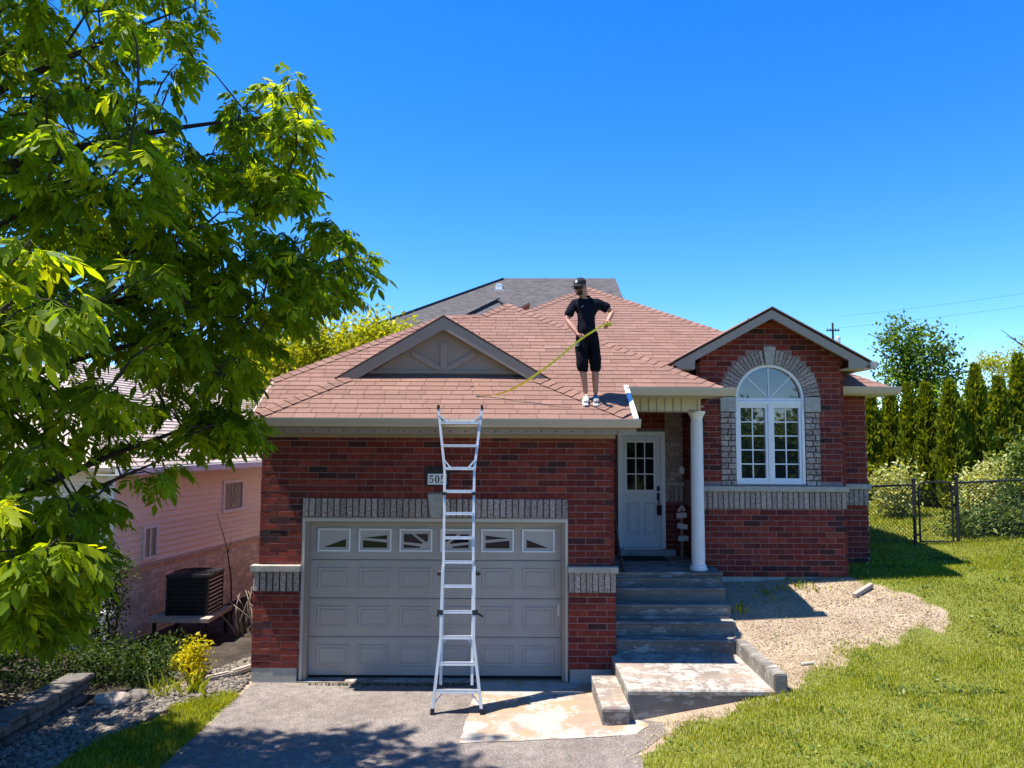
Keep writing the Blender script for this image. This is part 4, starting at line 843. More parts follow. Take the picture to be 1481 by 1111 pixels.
part('gutter', 'white_metal', nh, lambda m: nbox(m, -.4, NLEN+.4, EV, EV+.11, zE2-.12, zE2-.01)); part('soffit', 'white_metal', nh, lambda m: nbox(m, -.4, NLEN+.4, .0, EV, zE2-.12, zE2-.1))
part('downspout', 'white_metal', nh, lambda m: (nbox(m, -.1, -.03, .03, .1, .0, 2.8),))
# utility box and pipe on the near corner
mb = thing('gas_meter', (-6.32, 12.1, -.05), 'grey gas meter and pipe on the corner of the siding house', 'meter')
part('meter_body', 'white_metal', mb, lambda m: m.box(-6.42, -6.2, 12.0, 12.2, .35, .62), bevel=.02); part('pipe', 'aluminium_worn', mb, lambda m: m.tube([(-6.3, 12.12, -.1), (-6.3, 12.12, .36)], .025, 8)); part('pipe', 'aluminium_worn', mb, lambda m: m.tube([(-6.36, 12.1, .6), (-6.36, 12.1, .75), (-6.4, 12.32, .8)], .02, 8))
# air conditioner on its stand
ac = thing('air_conditioner', (-5.3, 13.0, .4), 'black outdoor air conditioner with louvred sides beside the siding house', 'air conditioner')
ax0, ax1, ay0, ay1, az0, az1 = -5.66, -4.97, 12.7, 13.37, .43, 1.08
part('cabinet', 'black_matte', ac, lambda m: m.box(ax0+.02, ax1-.02, ay0+.02, ay1-.02, az0, az1-.05)); part('top_cover', 'black', ac, lambda m: m.box(ax0-.015, ax1+.015, ay0-.015, ay1+.015, az1-.05, az1+.01), bevel=.015)
part('corner_post', 'black', ac, lambda m: m.box(ax1-.05, ax1, ay0, ay0+.04, az0, az1-.05)); part('corner_post', 'black_matte', ac, lambda m: m.box(ax0, ax0+.05, ay0, ay0+.05, az0, az1-.05)); part('corner_post', 'black_matte', ac, lambda m: m.box(ax1-.05, ax1, ay1-.05, ay1, az0, az1-.05))
for i in range(9):
    z = az0+.03+i*.065
    boxp('louvre', 'aluminium_worn', ac, ax1-.012, ax1+.006, ay0+.05, ay1-.06, z, z+.018); boxp('louvre', 'black', ac, ax0+.06, ax1-.06, ay0-.004, ay0+.02, z, z+.016)
part('fan_guard', 'black', ac, lambda m: [m.tube([(-5.32+r*math.cos(2*PI*k/20), 13.02+r*math.sin(2*PI*k/20), az1+.02) for k in range(21)], .006, 5) for r in (.1, .18, .26, .33)])
sd_ = thing('equipment_stand', (-5.3, 13.0, -.08), 'small platform stand with slim black legs under the air conditioner', 'stand')
part('platform', 'wood_plank', sd_, lambda m: m.box(-5.86, -4.86, 12.5, 13.5, .36, .43), bevel=.006)
for x in (-5.8, -4.95):
    for y in (12.56, 13.4): boxp('leg', 'black_matte', sd_, x, x+.05, y, y+.05, gz(x, y)-.02, .36)
# branch pile
bp_ = thing('branch_pile', (-4.35, 13.3, -.08), 'heap of dry cut branches leaning behind the air conditioner', 'branches')
for i in range(30):
    x = random.uniform(-4.75, -3.85); y = random.uniform(12.9, 14.0); z = gz(x, y)
    a_ = random.uniform(-.5, .5); ln = random.uniform(.6, 1.15); p = Vector((x, y, z-.02)); q = p+Vector((math.sin(a_)*ln*.6-.15, random.uniform(-.2, .3), ln*.75)); mid = (p+q)/2+Vector((random.uniform(-.12, .12), 0, random.uniform(-.03, .1)))
    MB().tube([p, (p+mid)/2+Vector((random.uniform(-.03, .03), 0, .02)), mid, (q+mid)/2, q], [.018, .017, .014, .011, .006], 6).build('branch', 'dead_wood', bp_, True)
tw = MB(); tw.tube([(-5.0, 13.9, .0), (-5.03, 13.9, .8), (-5.12, 13.9, 1.35), (-5.35, 13.95, 2.0)], [.02, .014, .01, .004], 6); tw.tube([(-5.1, 13.9, 1.3), (-5.05, 13.9, 1.55)], [.008, .003], 5)
tag(tw.build('bare_sapling', 'bark', origin=(-5.0, 13.9, -.05)), 'thin bare reddish stem rising behind the air conditioner', 'plant')
# drain pipe pieces left of the garage
dp = thing('drain_pipe', (-3.75, 10.9, 0), 'pale brown downspout elbow lying on the gravel by the garage', 'pipe')
part('pipe', 'wood_plank', dp, lambda m: m.beam((-3.85, 10.75, gz(-3.85, 10.75)+.065), (-3.58, 11.2, gz(-3.58, 11.2)+.09), .1, .085), bevel=.02); part('elbow', 'wood_plank', dp, lambda m: m.beam((-4.12, 10.55, gz(-4.1, 10.5)+.05), (-3.86, 10.74, gz(-3.85, 10.75)+.06), .1, .09), bevel=.02)
# plank on the soil, white peg
pk_ = MB().beam((5.12, 11.55, gz(5.12, 11.55)+.035), (5.52, 11.85, gz(5.52, 11.85)+.05), .07, .06); tag(pk_.build('timber_offcut', 'wood_plank', origin=(5.3, 11.7, gz(5.3, 11.7)), bevel=.006), 'short grey timber offcut lying on the bare soil', 'timber')
pg = MB().tube([(3.74, 10.05, gz(3.74, 10.05)+.018), (3.91, 10.08, gz(3.91, 10.08)+.02)], .02, 8); tag(pg.build('white_stick', 'stone', origin=(3.8, 10.06, gz(3.8, 10.06))), 'small white stick lying on soil by the steps', 'stick')
# ================================================================== dark roofed house behind
gh = thing('grey_roofed_house', (2, 32, 1.6), 'house behind with a big dark grey shingle roof and small white vent', 'house')
part('wall', 'pink_brick', gh, lambda m: (m.box(-7.5, 4.6, 28.5, 40, .8, 6.4),))
rr = part('roof', 'dark_shingle', gh, lambda m: (m.prism([(-8.2, 26.6, 6.2), (4.75, 26.6, 6.2), (4.25, 31, 9.92+.15), (-.4, 31, 10.05)], (0, 0, -.12)), m.prism([(-8.2, 26.6, 6.2), (-.4, 31, 10.05), (-.4, 35.5, 10.05), (-8.2, 40, 6.2)], (0, 0, -.12)), m.prism([(-8.2, 40, 6.2), (-.4, 35.5, 10.05), (4.25, 35.5, 10.05), (4.75, 40, 6.2)], (0, 0, -.12)), m.prism([(-.4, 31.05, 10.02), (4.25, 31.05, 10.02), (4.25, 35.5, 10.02), (-.4, 35.5, 10.02)], (0, 0, -.12)),
    m.prism([(4.75, 26.6, 6.2), (4.75, 40, 6.2), (4.25, 35.5, 10.05), (4.25, 31, 10.05)], (0, 0, -.12)),
    m.prism([(-4.6, 25.6, 6.1), (2.4, 25.6, 6.1), (-.55, 28.6, 8.7)], (0, 0, -.1)), m.prism([(2.4, 25.6, 6.1), (2.4, 29.2, 6.1), (-.55, 29.2, 8.7), (-.55, 28.6, 8.7)], (0, 0, -.1)), m.prism([(-4.6, 25.6, 6.1), (-.55, 28.6, 8.7), (-.55, 29.2, 8.7), (-4.6, 29.2, 6.1)], (0, 0, -.1))))
part('ridge_cap', 'dark_shingle', gh, lambda m: (m.beam((-8.2, 26.6, 6.22), (-.4, 31, 10.06), .2, .02), m.beam((-4.6, 25.6, 6.13), (-.55, 28.6, 8.74), .25, .05), m.beam((2.4, 25.6, 6.13), (-.55, 28.6, 8.74), .25, .05)))
vt = part('roof_vent', 'white', gh, lambda m: m.box(-.68, -.4, 30.3, 30.6, 9.45, 9.68), bevel=.03); part('vent_base', 'white_metal', vt, lambda m: m.box(-.75, -.33, 30.25, 30.65, 9.36, 9.45))
# ================================================================== fence, gate
fn = thing('chain_link_fence', (7, 13.95, 1.4), 'black chain link fence with round posts beside the house', 'fence')
def fpost(x, y, h, par, nm='post', r=.03): part(nm, 'black', par, lambda m: (m.tube([(x, y, gz(x, y)-.05), (x, y, gz(x, y)+h)], r, 10), m.lathe((x, y, gz(x, y)+h), [(r*1.25, 0), (r*1.2, .03), (.01, .05)], 10)))
fpost(7.31, 13.93, 1.17, fn); fpost(8.09, 13.93, 1.17, fn); fpost(9.75, 13.98, 1.17, fn); fpost(6.12, 13.98, 1.12, fn); fpost(12.2, 14.05, 1.17, fn)
for (x0, x1) in ((6.12, 7.31), (8.09, 9.75), (9.75, 12.2)):
    part('top_rail', 'black', fn, lambda m: m.tube([(x0, 13.95, gz(x0, 13.95)+1.08), (x1, 13.95, gz(x1, 13.95)+1.08)], .019, 8))
def links(par, x0, x1, y, h, sp=.07, r=.0036):
    m = MB(); g0 = gz(x0, y)+.05; g1 = gz(x1, y)+.05; n = int((x1-x0)/sp); k = int(h/sp)
    base = lambda x: g0+(g1-g0)*(x-x0)/(x1-x0)
    for s_ in (-1, 1):
        for i in range(-k-1, n+k+2):
            xa = x0+i*sp; za = 0.; xb = xa+s_*h; zb = h
            lo, hi = 0., 1.
            for t_ in ((x0-xa)/(xb-xa), (x1-xa)/(xb-xa)):
                pass
            ta, tb = sorted(((x0-xa)/(xb-xa), (x1-xa)/(xb-xa))); lo, hi = max(0, ta), min(1, tb)
            if hi-lo < .01: continue
            p = (xa+(xb-xa)*lo, zb*lo); q = (xa+(xb-xa)*hi, zb*hi)
            m.tube([(p[0], y+s_*.003, base(p[0])+p[1]), (q[0], y+s_*.003, base(q[0])+q[1])], r, 3, False)
    tag(m.build('chain_mesh', 'black', par), kind='stuff')
links(fn, 6.12, 7.29, 13.95, 1.03); links(fn, 8.12, 9.73, 13.95, 1.03); links(fn, 9.77, 12.2, 13.96, 1.03)
gt_ = thing('fence_gate', (7.7, 13.93, 1.5), 'narrow black chain link gate between two posts', 'gate')
x0, x1 = 7.40, 8.0; z0, z1 = gz(7.7, 13.9)+.05, gz(7.7, 13.9)+1.12
part('gate_frame', 'black', gt_, lambda m: m.tube([(x0, 13.93, z0), (x0, 13.93, z1-.1), (x0+.03, 13.93, z1-.03), (x0+.1, 13.93, z1), (x1-.1, 13.93, z1), (x1-.03, 13.93, z1-.03), (x1, 13.93, z1-.1), (x1, 13.93, z0), (x0, 13.93, z0)], .019, 8)); links(gt_, x0, x1, 13.93, 1.0)
part('hinge', 'black', gt_, lambda m: m.box(7.31, 7.41, 13.91, 13.95, z0+.1, z0+.14)); part('hinge', 'black', gt_, lambda m: m.box(7.31, 7.41, 13.91, 13.95, z1-.2, z1-.16)); part('latch', 'black', gt_, lambda m: m.box(7.99, 8.1, 13.9, 13.94, z1-.25, z1-.2))
# ================================================================== utility pole and wires
up_ = thing('utility_pole', (25.5, 60, 1.6), 'distant wooden utility pole with a crossarm above the roof', 'utility pole')
part('pole', 'bark', up_, lambda m: m.tube([(25.5, 60, 1), (25.5, 60, 12.9)], [.12, .08], 8)); part('crossarm', 'bark', up_, lambda m: m.box(25.0, 26.0, 59.9, 60.05, 12.25, 12.34)); part('transformer', 'aluminium_worn', up_, lambda m: m.lathe((25.8, 59.8, 11.0), [(.18, 0), (.2, .1), (.2, .7), (.1, .8)], 10))
for x in (25.05, 25.3, 25.7, 25.95): part('insulator', 'black', up_, lambda m: m.lathe((x, 59.97, 12.34), [(.03, 0), (.04, .08), (.02, .12)], 8))
for i, (dz, ex) in enumerate(((0., 0), (.45, 1.0))):
    pts = [(26+(30)*t_, 60-22*t_, 12.5+dz*2+3.2*t_-1.6*t_*(1-t_)*4*.4) for t_ in np.linspace(0, 1, 14)]
    tag(MB().tube(pts, .008, 4).build('power_line', 'black', origin=pts[0]), ('lower' if i == 0 else 'upper')+' thin power line running from the utility pole', 'power line', 'power lines')
# ================================================================== foliage helpers
def nrmz(a): return a/np.maximum(1e-9, np.linalg.norm(a, axis=-1, keepdims=True))
def leaf_quads(C, D, Nv, L, Wd, bend=.0):
    """one folded 4-vertex leaf per row; C base point, D direction, Nv normal"""
    D = nrmz(D); S_ = nrmz(np.cross(D, Nv)); L = L[:, None]; Wd = Wd[:, None]; n = len(C); up = nrmz(np.cross(S_, D))
    V = np.stack([C, C+D*L*.45+S_*Wd*.5+up*Wd*.12, C+D*L-up*L*bend, C+D*L*.45-S_*Wd*.5+up*Wd*.12], 1).reshape(-1, 3)
    F = np.arange(n*4).reshape(n, 4); return V, F
def rand_dirs(n): return nrmz(rng.normal(size=(n, 3)))
def blob_points(lobes, n, shell=.55):
    """points in a union of ellipsoids, denser near the surface"""
    vol = np.array([r[0]*r[1]*r[2] for c, r in lobes])**.75; cnt = rng.multinomial(n, vol/vol.sum()); P = []; O = []
    for (c, r), k in zip(lobes, cnt):
        d = rand_dirs(k); q = (rng.random(k)**shell)[:, None]; ph = rng.random(3)*6
        lump = 1+.16*np.sin(d[:, :1]*6+ph[0])*np.sin(d[:, 1:2]*7+ph[1])+.12*np.sin(d[:, 2:3]*9+ph[2])
        P.append(np.array(c)+d*q*np.array(r)*lump); O.append(d)
    return np.concatenate(P), np.concatenate(O)
def foliage_mesh(name, lobes, n, L, Wd, droop=.0, out=.6, shell=.5, clump=0):
    P, O = blob_points(lobes, n//max(1, clump) if clump else n, shell)
    if clump:
        P = np.repeat(P, clump, 0)+rng.normal(size=(len(P)*clump, 3))*L*1.0; O = np.repeat(O, clump, 0)
    k = len(P); D = O*out+rng.normal(size=(k, 3))*.6; D[:, 2] -= droop; Nv = rng.normal(size=(k, 3))*.7; Nv[:, 2] += .8
    s = rng.uniform(.65, 1.3, k); V, F = leaf_quads(P, D, Nv, L*s, Wd*s, .12)
    return np_mesh(name, V, F, rng.random(k))
def limbs(m, root, h, spread, n, r0, seed):
    r = random.Random(seed); root = Vector(root); top = root+Vector((0, 0, h)); ends = []
    m.tube([root-Vector((0, 0, .1)), root+Vector((.03, .02, h*.4)), root+Vector((0, 0, h*.75)), top], [r0*1.3, r0, r0*.8, r0*.5], 8)
    for i in range(n):
        z = h*r.uniform(.3, .95); a_ = r.uniform(0, 2*PI); ln = spread*r.uniform(.6, 1); p = root+Vector((0, 0, z)); q = p+Vector((math.cos(a_)*ln, math.sin(a_)*ln, ln*r.uniform(.4, 1.0)))
        m.tube([p, (p+q)/2+Vector((0, 0, -.08*ln)), q], [r0*.4, r0*.25, r0*.07], 5)
def tree(name, base, label, cat, mat, lobes, n, L, Wd, h, spread, r0, seed, group=None, droop=.1, clump=5, shell=.5):
    t_ = thing(name, base, label, cat, group); m = MB(); limbs(m, base, h, spread, 14, r0, seed); m.build('trunk', 'bark', t_, True)
    c = link('crown', foliage_mesh('crown', lobes, n, L, Wd, droop, clump=clump, shell=shell), mat, t_); tag(c, kind='stuff'); return t_
def shrub(name, base, label, mat, lobes, n, L, Wd, cat='shrub', group=None, stems=6, droop=0):
    t_ = thing(name, base, label, cat, group); m = MB(); b_ = Vector(base)
    for i in range(stems):
        c = Vector(random.choice(lobes)[0]); m.tube([b_+Vector((random.uniform(-.1, .1), random.uniform(-.1, .1), -.05)), (b_+c)/2+Vector((random.uniform(-.1, .1), 0, .05)), c], [.018, .013, .006], 5)
    m.build('stems', 'bark', t_); tag(link('foliage', foliage_mesh('foliage', lobes, n, L, Wd, droop, shell=.45, clump=4), mat, t_), kind='stuff'); return t_
# cedars
def cedar(x, y, h, r, label, seed):
    z0 = gz(x, y); t_ = thing('cedar', (x, y, z0), label, 'cedar', 'row of columnar cedars behind the fence')
    MB().tube([(x, y, z0-.1), (x, y, z0+h*.9)], [.05, .015], 6).build('trunk', 'bark', t_)
    n = 5200; hh = rng.random(n)**.9; a_ = rng.random(n)*2*PI; ph = rng.random(4)*6
    prof = np.interp(hh, [0, .08, .35, .7, .9, 1], [.7, .92, .95, .66, .28, .02])
    lump = 1+.14*np.sin(a_*5+hh*14+ph[0])+.12*np.sin(a_*3-hh*23+ph[1])+.1*np.sin(hh*45+a_*2+ph[2]); q = rng.random(n)**.35
    R_ = r*prof*lump*q; P = np.stack([x+R_*np.cos(a_), y+R_*np.sin(a_), z0+.02+hh*h], 1); D = np.stack([np.cos(a_)*.55, np.sin(a_)*.55, np.full(n, .9)], 1)+rng.normal(size=(n, 3))*.25
    Nv = np.stack([-np.sin(a_), np.cos(a_), np.zeros(n)], 1)+rng.normal(size=(n, 3))*.5; s = rng.uniform(.6, 1.25, n); V, F = leaf_quads(P, D, Nv, .15*s, .075*s)
    tag(link('foliage', np_mesh('foliage', V, F, rng.random(n)), 'cedar', t_), kind='stuff')
for i, (x, y, h, r, lb) in enumerate([(9.2, 19.5, 2.7, .27, 'columnar green cedar close to the house corner'), (9.6, 19.3, 2.95, .3, 'columnar cedar just right of the one nearest the house corner'), (9.66, 18.5, 2.7, .22, 'slim columnar cedar left of the paired broad cedar'), (9.98, 18.3, 2.95, .34, 'broad columnar cedar directly behind the left gate post'),
        (10.2, 17.7, 2.75, .32, 'broad columnar cedar behind the gate opening'), (10.55, 17.9, 2.65, .27, 'columnar cedar in the middle of the clump behind the gate'), (10.95, 17.9, 3.0, .31, 'tall dark columnar cedar at the right of the clump behind the gate'), (11.8, 18.4, 3.0, .31, 'columnar cedar rising behind the mixed green shrub'), (12.3, 18.4, 3.15, .3, 'columnar cedar standing furthest along the row from the house')]):
    cedar(x, y, h*(1., .93, 1.06, .97, 1.05, .9, 1.08, .98, 1.1)[i], r*.94, lb, i)
# shrubs by the fence
def gl(x, y, z, r): return ((x, y, gz(x, y)+z), r)
shrub('variegated_shrub', (8.55, 17.0, gz(8.55, 17)), 'pale cream variegated shrub beside the house corner', 'pale_leaf', [gl(8.45, 17.0, .45, (.45, .4, .45)), gl(8.75, 17.1, .75, (.3, .3, .45)), gl(8.3, 17, .75, (.3, .3, .35))], 2200, .09, .05)
shrub('variegated_shrub', (10.5, 16.8, gz(10.5, 16.8)), 'pale cream variegated shrub behind the right gate post', 'pale_leaf', [gl(10.25, 16.8, .55, (.45, .4, .5)), gl(10.75, 16.8, .7, (.45, .4, .55)), gl(10.1, 16.7, .3, (.35, .3, .3))], 3200, .09, .05)
shrub('mixed_shrub', (10.2, 15.1, gz(10.2, 15.1)), 'large mixed green shrub spilling over the fence beyond the gate', 'shrub_leaf', [gl(9.95, 15.1, .6, (.35, .4, .55)), gl(10.5, 15.1, 1.1, (.55, .5, .8)), gl(9.7, 15.0, .25, (.3, .3, .3)), gl(11.1, 15.2, 1.2, (.6, .6, 1.1)), gl(10.2, 15.3, 1.45, (.25, .3, .3))], 6500, .1, .05)
shrub('leafy_perennial', (8.9, 14.6, gz(8.9, 14.6)), 'low leafy green perennials growing along the fence', 'shrub_leaf', [gl(8.5, 14.5, .15, (.3, .25, .25)), gl(9.0, 14.5, .2, (.4, .25, .3)), gl(9.5, 14.4, .2, (.4, .3, .3))], 2200, .12, .045, 'plant')
# trees behind
tree('maple_tree', (13.6, 26, gz(13.6, 26)), 'airy young tree with a blue green crown rising behind the cedars', 'tree', 'tree_leaf', [((13.7, 26, 6.5), (.9, .9, .9)), ((13.4, 26, 5.6), (1.1, 1, .8)), ((14.6, 26, 6.4), (.8, .8, .9)), ((13.0, 26, 6.9), (.6, .6, .6)), ((14.3, 26, 5.4), (1.0, 1, .7)), ((13.3, 26, 7.4), (.35, .35, .4)), ((14.1, 26, 7.1), (.4, .4, .5)), ((15.1, 26, 5.7), (.5, .5, .5))], 5200, .14, .085, 4.6, 1.4, .1, 3, shell=.8)
tree('locust_tree', (18.4, 26, gz(18.4, 26)), 'feathery yellow green locust tree spreading at the edge of the garden', 'tree', 'yellow_leaf', [((17.2, 26, 5.9), (1.3, 1, .5)), ((18.3, 26, 6.5), (1.2, 1, .6)), ((16.4, 26, 6.1), (.8, .8, .3)), ((18, 26, 5.2), (1.6, 1, .5)), ((19.5, 26, 7.0), (1.3, 1, .8)), ((16.8, 25, 5.0), (1.1, 1, .5))], 6500, .13, .05, 4.6, 2.0, .1, 5, shell=.9)
for i, (x, y, s, lb) in enumerate([(11.2, 24, 1.0, 'rounded green bush showing between house corner and cedars'), (14.5, 24, 1.15, 'rounded green bush behind the middle of the cedar row'), (17.6, 23, 1.2, 'yellowish green bush behind the far end of the cedar row')]):
    z0 = gz(x, y); shrub('background_bush', (x, y, z0), lb, 'yellow_leaf' if i == 2 else 'tree_leaf', [((x, y, z0+1.4*s), (1.5*s, 1, 1.3*s)), ((x+1.1, y, z0+1.1*s), (1.1, .9, 1.1)), ((x-1.1, y, z0+1.2*s), (1.0, .9, 1.2))], 5000, .17, .1, 'bush')
for i, (x, y, hh, mt, lb) in enumerate([(-5.6, 21.5, 5.9, 'yellow_leaf', 'bright yellow green tree showing over the left slope of the roof'), (-4.1, 22.5, 6.25, 'yellow_leaf', 'yellow green tree rising beside the dark grey roof'), (-9.0, 26.5, 6.4, 'tree_leaf', 'green tree behind the siding house')]):
    z0 = gz(x, y); tree('garden_tree', (x, y, z0), lb, 'tree', mt, [((x, y, hh), (1.3, 1.1, .9)), ((x-1.1, y, hh-.6), (1.2, 1.1, .9)), ((x+.9, y, hh-.4), (1.0, 1, .9)), ((x-.3, y, hh-1.4), (1.5, 1.1, .9)), ((x+1.2, y, hh-1.2), (.8, .8, .6))], 9500, .15, .085, hh-1, 1.5, .11, 20+i, shell=.7)
# ================================================================== the big ash tree
ash = thing('ash_tree', (-5.55, 6.0, gz(-5.55, 6.0)), 'large leafy ash tree overhanging the driveway with drooping bright green leaves', 'tree')
TB = Vector((-5.55, 6.0, gz(-5.55, 6.0)))
MB().tube([TB-Vector((0, 0, .2)), TB+Vector((0, 0, .15)), TB+Vector((.05, 0, 1.2)), TB+Vector((.1, .05, 2.6)), TB+Vector((.15, .1, 4.2)), TB+Vector((.1, .1, 6.4)), TB+Vector((.2, .1, 8.6))], [.27, .2, .17, .15, .12, .08, .03], 12).build('trunk', 'bark', ash, True)
ct = math.cos(math.atan(84.5/1100)); sp = math.sin(math.atan(84.5/1100))
def ray3(px, py, Y):
    u = (px-740.5)/1100; v = (555.5-py)/1100; d = Vector((u, ct-v*sp, sp+v*ct)); return Vector((0, 0, CAMZ))+d*(Y/d.y)
# crown lobes: (outline seen from the drive, depth range). Each lobe is a volume of clusters with its own depth
MAIN = [(-700, -350), (-250, -520), (120, -430), (255, -160), (280, -40), (285, 50), (290, 120), (262, 160), (252, 205), (300, 250), (370, 320), (440, 345), (470, 400), (470, 440), (400, 470), (385, 520), (345, 575), (330, 620), (290, 640), (265, 690), (215, 700), (160, 735), (140, 800), (110, 860), (95, 910), (60, 930), (0, 880), (-300, 900), (-700, 750)]
ARM1 = [(325, 135), (385, 105), (435, 115), (455, 190), (440, 250), (425, 290), (370, 320), (310, 250), (320, 190)]
ARM2 = [(395, 340), (445, 330), (480, 308), (505, 345), (528, 392), (505, 440), (470, 425), (430, 450), (395, 430)]
ARM3 = [(300, 560), (350, 585), (372, 620), (350, 640), (300, 640)]
NEAR = [(-60, 330), (90, 345), (120, 400), (110, 470), (40, 500), (-60, 520)]
LOW = [(-60, 700), (90, 720), (130, 790), (120, 860), (90, 945), (60, 930), (20, 890), (-60, 840)]
clusters = []
def fill(poly, n, y0, y1, mind, size=1.):
    xs_ = [p[0] for p in poly]; ys_ = [p[1] for p in poly]; got = 0; tries = 0
    while got < n and tries < n*60:
        tries += 1; x = random.uniform(min(xs_), max(xs_)); y = random.uniform(min(ys_), max(ys_))
        if not inpoly(np.array([x]), np.array([y]), poly)[0]: continue
        yy = random.uniform(y0, y1)
        if x > 250: yy = min(yy, 7.4); yy = max(yy, 5.6)
        p = ray3(x, y, yy)
        if p.z < .9: continue
        if any((p-q).length < mind for q, s in clusters): continue
        clusters.append((p, size)); got += 1
fill(MAIN, 1700, 4.3, 8.4, .15); fill(ARM1, 50, 5.8, 7.4, .14); fill(ARM2, 34, 5.7, 7.3, .15); fill(ARM3, 14, 6.0, 6.6, .12); fill([(200, 330), (400, 350), (470, 420), (400, 490), (335, 570), (230, 600), (180, 500)], 50, 5.8, 7.3, .15); fill(NEAR, 9, 3.3, 3.9, .15); fill(LOW, 26, 4.0, 5.2, .13)
# a few clusters on the far side of the crown, away from the drive
for i in range(70):
    d = rand_dirs(1)[0]; p = Vector((-7.4+d[0]*1.6, 5.8+d[1]*2.2, 5.4+d[2]*2.6)); clusters.append((p, 1.))
for i in range(150):  # extra crown clusters, mostly out of frame, added to shade the garden bed
    d = rand_dirs(1)[0]*random.random()**.4; p = Vector((-6.9+d[0]*1.25, 8.2+d[1]*1.9, 4.6+d[2]*1.7)); clusters.append((p, 1.))
# limbs
LE = [ray3(*q) for q in [(60, 60, 6.2), (250, 20, 6.6), (400, 170, 6.7), (430, 300, 6.7), (490, 385, 6.6), (340, 600, 6.3), (230, 670, 6.6), (110, 780, 5.6), (60, 880, 4.7), (40, 420, 3.8), (180, 420, 7.6), (120, 250, 5.0), (-300, 200, 5.5), (-250, 600, 5.0), (-100, -300, 6.2), (150, -300, 6.8), (150, 560, 5.2), (290, 480, 6.0)]]
limb_pts = []
for i, e in enumerate(LE):
    zs = min(max(TB.z+1.6, e.z-random.uniform(.7, 1.8)), 7.4); s0 = TB+Vector((.12, .06, zs-TB.z)); mid = s0.lerp(e, .5)+Vector((random.uniform(-.15, .15), random.uniform(-.2, .2), random.uniform(.15, .45)))
    pts = [s0*(1-t_)**2+mid*2*t_*(1-t_)+e*t_*t_ for t_ in np.linspace(0, 1, 9)]
    MB().tube(pts, [.055*(1-t_)**1.1+.008 for t_ in np.linspace(0, 1, 9)], 7).build('limb', 'bark', ash, True); limb_pts += pts[1:]
twigs = MB(); leaves = []
nodes = list(limb_pts); NP_ = np.zeros((len(limb_pts)+3*len(clusters), 3)); NP_[:len(nodes)] = [tuple(p) for p in limb_pts]; nn_ = len(nodes)
LPN = NP_[:nn_].copy(); clusters.sort(key=lambda c: float(np.min(np.linalg.norm(LPN-np.array(tuple(c[0])), axis=1))))
for (p, s) in clusters:
    A_ = NP_[:nn_]; d = np.linalg.norm(A_-np.array(tuple(p)), axis=1); q = Vector(A_[int(np.argmin(d+np.maximum(0, A_[:, 2]-p.z+.05)*.6))])
    dv = (p-q); L = dv.length
    mid = (p+q)/2+Vector((random.uniform(-.08, .08), random.uniform(-.08, .08), .06*L+.04))
    twigs.tube([q, q.lerp(mid, .6), mid, mid.lerp(p, .6)+Vector((0, 0, .02)), p], [.009, .008, .006, .005, .003], 4, False)
    NP_[nn_] = mid; NP_[nn_+1] = p.lerp(mid, .4); nn_ += 2
    hd = Vector((dv.x, dv.y, 0)); hd = hd.normalized() if hd.length > .05 else Vector((1, 0, 0))
    for k in range(random.randint(10, 13)):
        t_ = random.uniform(.0, .5)**1.0; o = p.lerp(mid, t_)+Vector((random.gauss(0, .03), random.gauss(0, .03), random.gauss(0, .03)))
        a_ = random.uniform(-2.2, 2.2); dd = Vector((hd.x*math.cos(a_)-hd.y*math.sin(a_), hd.x*math.sin(a_)+hd.y*math.cos(a_), random.uniform(-.5, .35))).normalized()
        leaves.append((o, dd, random.uniform(.55, 1.2)))
tag(twigs.build('twigs', 'bark', ash), kind='stuff')
def leaflet(L, Wd):
    V = [(0, 0, 0), (Wd*.5, L*.36, .0), (0, L*.36, -.10*Wd), (-Wd*.5, L*.36, 0), (Wd*.36, L*.68, -.03*L), (0, L*.68, -.03*L-.07*Wd), (-Wd*.36, L*.68, -.03*L), (0, L, -.1*L)]
    return np.array(V), [(0, 1, 2), (0, 2, 3), (1, 4, 5), (1, 5, 2), (2, 5, 6), (2, 6, 3), (4, 7, 5), (5, 7, 6)]
def compound(var):
    """pinnate ash leaf: seven leaflets on an arched rachis, along +Y, drooping"""
    r = random.Random(var); V = []; Fq = []; ln = .2
    def rach(t_): return np.array([0, ln*t_*(1-.12*t_), -.10*t_*t_])
    items = [(.38, 1), (.38, -1), (.62, 1), (.62, -1), (.84, 1), (.84, -1), (1., 0)]
    for t_, s in items:
        L = r.uniform(.088, .112)*(1.05 if s == 0 else 1); lv, lf = leaflet(L, L*r.uniform(.36, .44)); ang = -s*math.radians(r.uniform(48, 66)); pit = -math.radians(r.uniform(22, 55)); rol = r.uniform(-.5, .5)
        M = np.array(Matrix.Rotation(ang, 3, 'Z') @ Matrix.Rotation(pit, 3, 'X') @ Matrix.Rotation(rol, 3, 'Y')); b_ = len(V); V += list(lv @ M.T+rach(t_)); Fq += [tuple(i+b_ for i in f) for f in lf]
    b_ = len(V); w_ = .0018
    for t_ in (0, .5, 1.): p = rach(t_); V += [p+np.array([w_, 0, 0]), p-np.array([w_, 0, 0])]
    Fq += [(b_, b_+2, b_+3), (b_, b_+3, b_+1), (b_+2, b_+4, b_+5), (b_+2, b_+5, b_+3)]
    return np.array(V), np.array(Fq)
VARS = [compound(i) for i in range(5)]; VME = []
for V, Fq in VARS:
    me = np_mesh('leaf', V, Fq, None); me.materials.append(MATS['ash_leaf']); VME.append(me)
